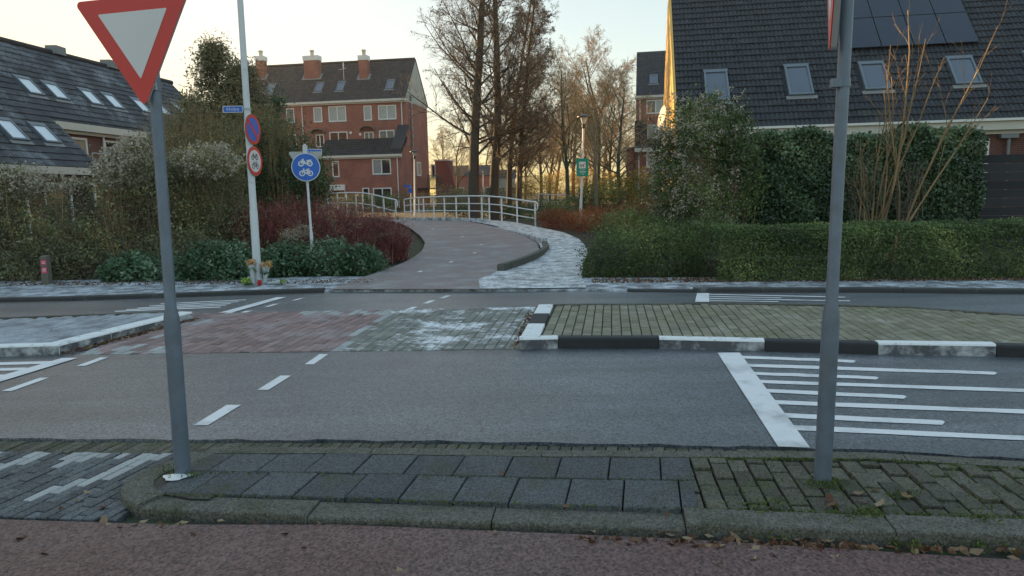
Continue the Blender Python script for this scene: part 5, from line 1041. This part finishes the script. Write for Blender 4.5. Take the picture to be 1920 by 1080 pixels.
# right: clipped hedge along the pavement (foliage fills a long box)
def hedge(name, label, front, depth, top, n, size, m, nx=.0):
    F_ = np.array([p[:2] for p in front]); d = np.concatenate([[0], np.cumsum(np.linalg.norm(np.diff(F_, axis=0), axis=1))]); t = thing(name, label, 'hedge', (float(F_[0][0]), float(F_[0][1]), 0)); s = NR.uniform(0, d[-1], n); X = np.stack([np.interp(s, d, F_[:, 0]), np.interp(s, d, F_[:, 1])], 1)
    T = top(s) if callable(top) else np.full(n, top); face = NR.random(n); v = np.where(face < .5, NR.random(n) ** 2 * .25, NR.random(n)); zf = np.where(face < .5, NR.random(n), 1 - NR.random(n) ** 2 * .2); zf = np.clip(zf, .04, 1); P = np.stack([X[:, 0] + .12 * v * depth, X[:, 1] + v * depth, .04 + zf * T], 1)
    bul = .07 * pn(P, 3.1, 2.3) + .04 * pn(P, 9.0, 6.0); P[:, 1] += bul - .10 * zf * (v < .3) + .10 * (zf > .93) * (v < .1); P[:, 2] += (zf > .6) * (.03 * pn(P, 6.2, 3.0) + .015 * NR.normal(size=n)); P[:, 1] += .03 * NR.normal(size=n)
    V, Fq_ = leafquads(P, size, .55, (0, -.5, .5), 1.0); npmesh('foliage', V, Fq_, A[m], t, crnd(P, 4.4))
    sg_ = []
    for k in range(int(d[-1] * 26)):
        s0 = R.uniform(0, d[-1]); x, y = np.interp(s0, d, F_[:, 0]), np.interp(s0, d, F_[:, 1]) + R.uniform(.15, depth * .6); a = np.array((x, y, .02)); e = a + np.array((R.uniform(-.35, .35), R.uniform(-.35, .1), R.uniform(.5, 1.0))); mid = (a + e) / 2 + NR.normal(size=3) * .07; sg_ += [(*a, *mid, .009, .006), (*mid, *e, .006, .002)]
    seg_mesh('branches', sg_, A['bark'], t, 3); return t
hf_ = [G(1345, 527, .05), G(1500, 527, .05), G(1700, 524.5, .05), G(1920, 521, .05), (10.6, 11.5, 0)]
hedge('clipped_hedge', 'long clipped dark green hedge along the pavement in front of the ivy', hf_, 1.25, .88, 60000, .042, 'hedge')
shrub('wild_hedge', 'untrimmed green hedge end bulging over the footpath corner', [B(1160, 478, 13.3, .68, .75, .52), B(1250, 470, 13.2, .85, .8, .62), B(1330, 466, 13.1, .7, .75, .66), B(1190, 440, 14.6, .9, .8, .62), B(1125, 500, 12.95, .38, .4, .34)], 30000, .042, 'hedge', None, 60, 'bark', cat='hedge', gap=.25, rough=.18)
# ivy wall and the clematis at its end
iv = []
for k in range(9): x = 1425 + k * 47; iv.append(B(x, 340, 15.5, .62, .55, 1.28, 0)); 
def ivy_wall():
    t = thing('ivy_wall', 'dense flat topped wall of dark ivy behind the clipped hedge', 'ivy', (7.3, 15.6, 0)); n = 52000; x0, x1 = PY(1395, 300, 15.5)[0], PY(1826, 300, 15.5)[0]; X = NR.uniform(x0, x1, n); zt_ = 2.62 + .10 * np.sin(X * 2.3) + .06 * np.sin(X * 5.9 + 1) ; f = NR.random(n); top = NR.random(n) < .2
    Z = np.where(top, zt_ + NR.normal(size=n) * .05, .1 + (zt_ - .1) * f); Yv = 15.5 - (X - x0) * .06 + np.where(top, NR.uniform(-.1, .8, n), NR.random(n) ** 2 * .35 - .1); P = np.stack([X, Yv, Z], 1); P[:, 1] += .13 * pn(P, 2.0, 2.1) + .06 * pn(P, 7.0, 5.0)
    V, Fq_ = leafquads(P, .066, .85, (0, -.9, .35), .9); npmesh('foliage', V, Fq_, A['ivy'], t, crnd(P, 8.1)); MB().box(((x0 + x1) / 2, 16.0, 1.25), (x1 - x0 - .2, .08, 2.4), -.06).build('panel_fence', A['fence'], t)
ivy_wall()
cb1 = [B(1305, 330, 15.0, .95, .7, 1.45), B(1385, 330, 15.0, .55, .5, 1.2), B(1350, 262, 15.2, .6, .5, .95), B(1262, 345, 14.8, .48, .5, .9), B(1252, 290, 14.9, .34, .4, .5), B(1375, 250, 15.3, .38, .4, .50), B(1300, 400, 14.6, .8, .6, .7), B(1330, 205, 15.3, .30, .3, .40), B(1288, 225, 15.2, .36, .3, .45)]
shrub('clematis', 'tall clematis covered in pale fluffy seed heads beside the ivy', cb1, 26000, .06, 'hedge', None, 60, 'twigl', [('seed_heads', cb1[:1] + cb1[2:], 1000, .042, 'fluff')], 'climber', gap=.32)
# bare shrub in front of the ivy, tips in the sun
sb = np.array(G(1668, 420, .9)); sb = np.array((7.35, 14.35, .05)); bs_ = thing('bare_shrub', 'bare multi stemmed shrub with orange lit tips rising before the dark roof', 'shrub', tuple(sb)); out = []; rng = np.random.default_rng(77)
SP = [(6, .07, .05, 5, 26, .38, .45), (4, .10, .08, 2, 28, .5, .3), (3, .12, .04, 0, 0, 0, 0)]
for (x, y, r) in ((1838, 28, .028), (1700, 80, .024), (1765, 130, .022), (1612, 170, .02), (1895, 85, .024), (1800, 92, .02), (1730, 150, .02), (1660, 150, .02), (1905, 195, .022), (1600, 260, .016), (1640, 280, .016), (1690, 260, .015), (1620, 330, .013)):
    e = np.array(PY(x, y, 14.2 + R.uniform(-.4, .4))); st_ = sb + np.array((R.uniform(-.35, .35) + (.0 if x > 1680 else -.25), R.uniform(-.15, .15), 0)); d = e - st_; branch(out, st_, d * np.array((.92, 1, 1.0)) + np.array((0, 0, .1)), np.linalg.norm(d) * 1.0, r, 0, SP, rng)
out = [(*s[:7], s[7] * .95, s[8] * 1.2) for s in out]; seg_mesh('stems', [s[1:] for s in out if s[0] == 0], A['twigor'], bs_, 6); seg_mesh('twigs', [s[1:] for s in out if s[0] > 0], A['twigor'], bs_, 3, kind='stuff')
shrub('dry_shrub', 'pale twiggy thicket at the foot of the bare shrub', [B(1620, 360, 14.5, .5, .35, 1.0), B(1700, 370, 14.6, .5, .35, .8)], 300, .03, 'mixl', None, 45, 'twig', shell=.2)
# shrubs round the lamp and far bank
shrub('red_hedge', 'low reddish brown hedge at the footpath edge below the park lamp', [B(1060, 425, 26.5, 1.0, .7, .50), B(1110, 415, 25.0, 1.0, .8, .55), B(1165, 408, 23, 1.5, .8, .45), B(1215, 402, 21, 1.0, .8, .45)], 11000, .055, 'orange', None, 90, 'twigred', rough=.15)
shrub('orange_shrub', 'rounded orange brown shrub at the end of the bridge railing', [B(1040, 408, 28.0, .75, .6, .38)], 3500, .05, 'orange', None, 30, 'twigor', rough=.15)
shrub('green_thicket', 'mixed green thicket behind the lamp and young tree', [B(1150, 372, 29, 1.3, .9, .9), B(1195, 365, 28, 1.1, .9, 1.0), B(1070, 388, 31, 1.0, .8, .55), B(1225, 375, 26, .8, .8, .9), B(1110, 372, 30, .8, .8, .7)], 12000, .085, 'hedge', None, 50, 'twigl')
shrub('bank_shrub', 'dark green bank planting behind the right end of the railing', [B(1015, 395, 34, 1.3, .8, .55), B(965, 398, 38, 1.5, .8, .45), B(900, 396, 39, 2.0, .8, .5)], 6000, .09, 'ever', None, 40, 'twig')
yb = [B(1010, 350, 66, 2.2, 1.5, 1.2), B(1060, 345, 70, 2.6, 1.5, 1.5), B(1105, 340, 68, 2.0, 1.5, 1.5), B(1150, 348, 64, 1.8, 1.5, 1.2), B(985, 355, 62, 1.2, 1, .8)]
shrub('golden_reeds', 'golden yellow reeds and bushes glowing in the sun beyond the lamp', yb, 14000, .30, 'yel', None, 60, 'twigor', cat='reeds', aspect=.12, nb=(1, 0, 0))
ub = [(PY(x, 372, Y)[:2] + (1.0,), (2.6, 1.2, 1.3)) for x, Y in ((850, 60), (880, 64), (915, 62), (950, 66), (835, 56))]
shrub('undergrowth', 'brown leafless undergrowth round the alder feet', ub, 9000, .11, 'mixl', None, 240, 'twig', shell=.2)
gz_ = [(PY(x, 385, Y)[:2] + (.9,), (1.6, .8, .9)) for x, Y in ((640, 62), (672, 60), (715, 60), (750, 61))]
shrub('garden_bushes', 'rose bushes and green border in front of the orange brick terrace', gz_, 6000, .12, 'hedge', None, 40, 'twig', gap=.5)
# left: laurel edge, dogwood, scrub, conifers
for i, (bl, lab) in enumerate((([B(255, 505, 14.0, .55, .5, .36), B(225, 512, 14.0, .4, .4, .26), B(295, 508, 13.9, .35, .4, .3)], 'low laurel clump half way between bollard and white lamp post'), ([B(400, 492, 13.9, .62, .5, .48), B(350, 505, 13.8, .4, .4, .34), B(440, 495, 13.8, .5, .5, .45)], 'laurel clump standing left against the white lamp post'), ([B(545, 490, 14.3, .6, .5, .42), B(620, 488, 14.5, .65, .55, .44), B(680, 492, 14.6, .45, .5, .36), B(510, 498, 14.0, .45, .4, .36)], 'long laurel clump round the thin blue sign post'))):
    shrub('laurel_shrub', lab, bl, 5200 if i < 2 else 8500, .095, 'laurel', 'laurels along the pavement', 26, 'twig', aspect=.42, gap=.2, nb=(0, -.3, .6), rough=.2)
db = [B(640, 425, 16.6, 1.0, .8, .62), B(560, 420, 16.4, .9, .8, .68), B(710, 440, 17.2, .75, .8, .52), B(490, 425, 16.2, .8, .7, .6), B(745, 462, 17.6, .4, .6, .32)]
dg = shrub('red_dogwood', 'mass of dark red dogwood twigs behind the laurels', db, 7000, .045, 'twigred', None, 520, 'twigred', [('dry_leaves', db, 110, .035, 'mixl'), ], shell=.35, gap=.2, rough=.15)
shrub('pampas_tuft', 'pale fluffy seed head clump above the red dogwood', [B(622, 398, 17.3, .34, .3, .28), B(655, 402, 17.4, .28, .3, .2), B(596, 412, 17.0, .25, .25, .16)], 2200, .04, 'fluff', None, 20, 'twigl', rough=.5)
shrub('fluffy_tuft', 'small pale seed heads low among the dogwood stems', [B(570, 432, 15.5, .22, .2, .15), B(545, 440, 15.4, .2, .2, .12)], 900, .035, 'fluff', None, 8, 'twigl', rough=.5)
sb_ = []
for x, y, Y, rx, rz in ((-40, 440, 15.0, 1.2, 1.2), (40, 430, 15.1, 1.1, 1.25), (130, 462, 15.0, 1.1, .85), (225, 410, 15.2, 1.0, 1.35), (300, 415, 15.4, 1.0, 1.32), (370, 410, 15.8, .9, 1.35), (430, 430, 15.9, .7, 1.1), (90, 490, 14.5, 1.3, .5), (340, 480, 14.6, 1.0, .6), (250, 325, 15.6, .4, .45), (350, 325, 15.9, .55, .5), (5, 350, 15.3, .5, .5), (415, 330, 16.2, .5, .7), (290, 330, 15.0, .5, .5)): sb_.append(B(x, y, Y, rx, .7, rz))
flb = [B(235, 315, 15.0, .6, .5, .38), B(255, 285, 15.2, .42, .4, .3), B(385, 303, 15.6, .75, .5, .35), B(20, 345, 15.0, .7, .4, .35), B(110, 345, 15.0, .55, .4, .18), B(335, 308, 15.5, .5, .4, .3)]
shrub('scrub_thicket', 'tall brown and olive scrub overgrown with clematis along the left pavement', sb_, 56000, .06, 'mixl', None, 170, 'twig', [('seed_heads', flb[:4], 260, .05, 'fluff')], shell=.35, gap=.35, rough=.25)
shrub('seed_head_climber', 'clematis crown with pale seed heads rising above the scrub before the terrace window', flb, 2600, .06, 'mixl', None, 70, 'twigl', [('seed_heads', flb, 520, .05, 'fluff')], shell=.3)
def conifer(label, cx, Y, ytop, w, n, m, seed, name='conifer'):
    tp_ = PY(cx, ytop, Y); h = tp_[2]; t = thing(name, label, 'tree', (tp_[0], Y, .15)); rng = np.random.default_rng(seed); MB().tube([(tp_[0], Y, .1), (tp_[0], Y, h * .5), (tp_[0], Y, h * .97)], [.13, .08, .015], 8).build('trunk', A['bark'], t, smooth=True)
    Ps = []; br = []
    for k in range(150):
        z = h * (.06 + .92 * rng.random()); rr = w * (1 - z / h) ** .75 * rng.uniform(.55, 1.2) + .12; a = rng.uniform(0, 2 * math.pi); e = np.array((tp_[0] + rr * math.cos(a), Y + rr * .8 * math.sin(a), z + rr * rng.uniform(.1, .6))); s = np.array((tp_[0], Y, z)); br.append((*s, *e, .018, .004)); m_ = int(n / 150); f = rng.random(m_) ** .6; Ps.append(s + (e - s) * f[:, None] + rng.normal(size=(m_, 3)) * np.array((.12, .12, .14)) * (0.5 + f[:, None]))
    P = np.concatenate(Ps); V, Fq_ = leafquads(P, .11, .28, (0, 0, .3)); npmesh('crown', V, Fq_, A[m], t); seg_mesh('boughs', br, A['bark'], t, 3)
conifer('tall feathery olive conifer between the terrace end and the white lamp post', 402, 22, 85, 1.75, 34000, 'conif', 5)
conifer('olive brown conifer crowding the white lamp post', 452, 23, 118, 1.9, 32000, 'conif', 6)
conifer('smaller olive conifer in front of the tiled row end', 352, 21, 185, 1.5, 18000, 'conif', 8)
conifer('dark green pointed conifer next to the terrace windows', 518, 24, 185, .9, 9000, 'ever', 7)
shrub('evergreen_mass', 'dark evergreen mass between the white lamp post and the blue sign', [B(560, 320, 19.5, .8, .7, 1.3), B(500, 330, 19, .9, .7, 1.5), B(590, 345, 20, .55, .6, 1.0), B(430, 340, 18.5, 1.0, .7, 1.5)], 20000, .07, 'ever', None, 60, 'twig', shell=.4)
shrub('brown_thicket', 'brown leafless thicket arching behind the no cycling sign', [B(400, 290, 17.5, 1.0, .6, 1.2), B(330, 270, 18, 1.0, .6, 1.1), B(500, 260, 19, .7, .5, .9)], 7000, .05, 'mixl', None, 420, 'twigl', shell=.3)
# ------------------------------------------------------------------ litter, weeds
lf = MB(); lf.add([(-.5, 0, .02), (-.25, .2, .10), (.1, .26, .02), (.5, .04, .13), (.15, -.24, .06), (-.2, -.2, .0), (0, 0, .0)], [(6, 0, 5), (6, 5, 4), (6, 4, 3), (6, 3, 2), (6, 2, 1), (6, 1, 0)])
LV = []
for r_ in (0.1, .45, .8, 1.0):
    lf.r = [r_] * 6; o = lf.build('fallen_leaf', A['dead'], None, label='small curled brown leaf fallen on the ground', cat='fallen leaf', group='fallen leaves'); LV.append(o)
spots = [(40, 1010), (85, 1037), (150, 940), (165, 925), (115, 955), (180, 968), (195, 978), (205, 985), (190, 955), (250, 985), (330, 985), (345, 980), (363, 1005), (535, 1000), (570, 1026), (415, 978), (480, 980), (705, 970), (733, 973), (750, 1072), (878, 893), (940, 887), (930, 1000), (1110, 997), (1120, 990), (1240, 998), (1260, 1004), (1290, 1010), (1300, 1008), (1370, 1012), (1380, 1008), (1455, 1010), (1505, 1015), (1523, 1010), (1545, 1014), (1557, 1012), (1583, 1022), (1610, 1010), (1640, 1028), (1412, 1048), (1726, 1025), (1755, 1030), (1830, 1035), (1866, 1022), (1880, 1028), (1900, 1035), (1500, 1012), (1475, 1008), (1640, 918), (1622, 940), (1610, 925), (1650, 945), (1555, 935), (1560, 945), (1700, 930), (1565, 1043), (1350, 1060), (925, 600), (1245, 600), (1345, 625), (1520, 672), (65, 598), (95, 620), (375, 617), (1251, 966), (1061, 950), (600, 978), (1330, 1005), (1410, 1010), (1680, 1020), (1790, 1030), (270, 978), (300, 985), (225, 988)]
ni = len(LV)
for k, (x, y) in enumerate(spots):
    on_i = y < 640 and (x > 1000 or x < 100); z = .008
    if 640 < y: z = .002
    u_, v_ = loc(G(x, y, .05))
    if y > 840 and v_ > -1.12 and u_ > -2: z = .065
    if on_i: z = HI + .002
    p = G(x, y, z); s = R.uniform(.045, .085) if y > 800 else R.uniform(.05, .08); o = LV[k] if k < ni else LV[k % ni].copy()
    if k >= ni: COL.objects.link(o)
    o.location = p; o.rotation_euler = (R.uniform(-.3, .3), R.uniform(-.3, .3), R.uniform(0, 6.3)); o.scale = (s, s, s * R.uniform(.8, 1.6))
# leaf drift along hedge foot, kerb joints and island kerbs: too many to count
P = []
for k in range(2600): t = R.random(); x = 1110 + t * 860; q = G(x, 527 - 5 * t + R.uniform(-5, 3), .06); P.append(q)
for k in range(900): t = R.random(); q = G(t * 700, 534 - t * 6 + R.uniform(-5, 2), .06); P.append(q)
for k in range(420): t = R.random() ** .8; a = np.array(fl[2][:2]); c = np.array(bl_[4][:2]); q = a + (c - a) * t + np.array((R.uniform(.0, .13), 0)); P.append((q[0], q[1], .03))
for k in range(120): t = R.random(); a = np.array(lft[0][:2]); c = np.array(lft[1][:2]); q = a + (c - a) * t - np.array((R.uniform(.0, .10), 0)); P.append((q[0], q[1], .03))
for k in range(160): u_ = R.uniform(.4, 3.0); q = L2(u_, -1.22 - abs(R.gauss(0, .03))); P.append((q[0], q[1], .006))
P = np.array(P); V, Fq_ = leafquads(P, .05, .6, (0, 0, 1.2)); props(npmesh('leaf_litter', V, Fq_, A['dead'], None), 'brown leaf litter drifted along hedge foot and kerbs', 'leaf litter', None, 'stuff')
# moss and weeds in the joints of the verge
P = []
for k in range(1500): u_ = R.uniform(1.0, 3.2); v_ = R.choice((-.985, vb(u_) - .01, R.uniform(-.98, vb(u_)))) + R.gauss(0, .012); q = L2(u_, v_); P.append((q[0], q[1], .05))
for k in range(350): u_ = R.uniform(-1.9, 1.0); v_ = R.choice((-.985, (vb(u_) - .985) / 2)) + R.gauss(0, .008); q = L2(u_, v_); P.append((q[0], q[1], .052))
for cx, cy in ((1530, 908), (1556, 912), (352, 893), (325, 882), (1690, 930), (1640, 960), (1840, 975), (1560, 905), (1610, 965), (1430, 950), (1315, 985), (1460, 1005), (1840, 1020), (1700, 1025)):
    c = np.array(G(cx, cy, .055 if cy < 985 else .01))
    for k in range(60): P.append(c + np.array((R.gauss(0, .045), R.gauss(0, .03), abs(R.gauss(0, .012)))))
P = np.array(P); V, Fq_ = leafquads(P, .026, .3, (0, -.5, .3)); props(npmesh('moss', V, Fq_, A['moss'], None), 'green moss and weeds growing in the paving joints', 'moss', None, 'stuff')
print('tris', sum(sum(max(1, len(p.vertices) - 2) for p in o.data.polygons) if len(o.data.polygons) < 20000 else len(o.data.polygons) * 2 for o in bpy.data.objects if o.type == 'MESH'), 'objs', len(bpy.data.objects))
# ------------------------------------------------------------------ winter haze
hm_ = bpy.data.materials.new('haze'); N_, L_n = nodes(hm_); N_.remove(N_['Principled BSDF']); vp = N_.new('ShaderNodeVolumePrincipled')
vp.inputs['Color'].default_value = (.93, .95, 1, 1); vp.inputs['Density'].default_value = .0003; vp.inputs['Anisotropy'].default_value = .7; L_n.new(vp.outputs[0], N_['Material Output'].inputs['Volume'])
MB().box((0, 280, 9.9), (830, 680, 22.6)).build('haze', hm_, None, kind='stuff', label='thin cold winter haze in the air', cat='haze')
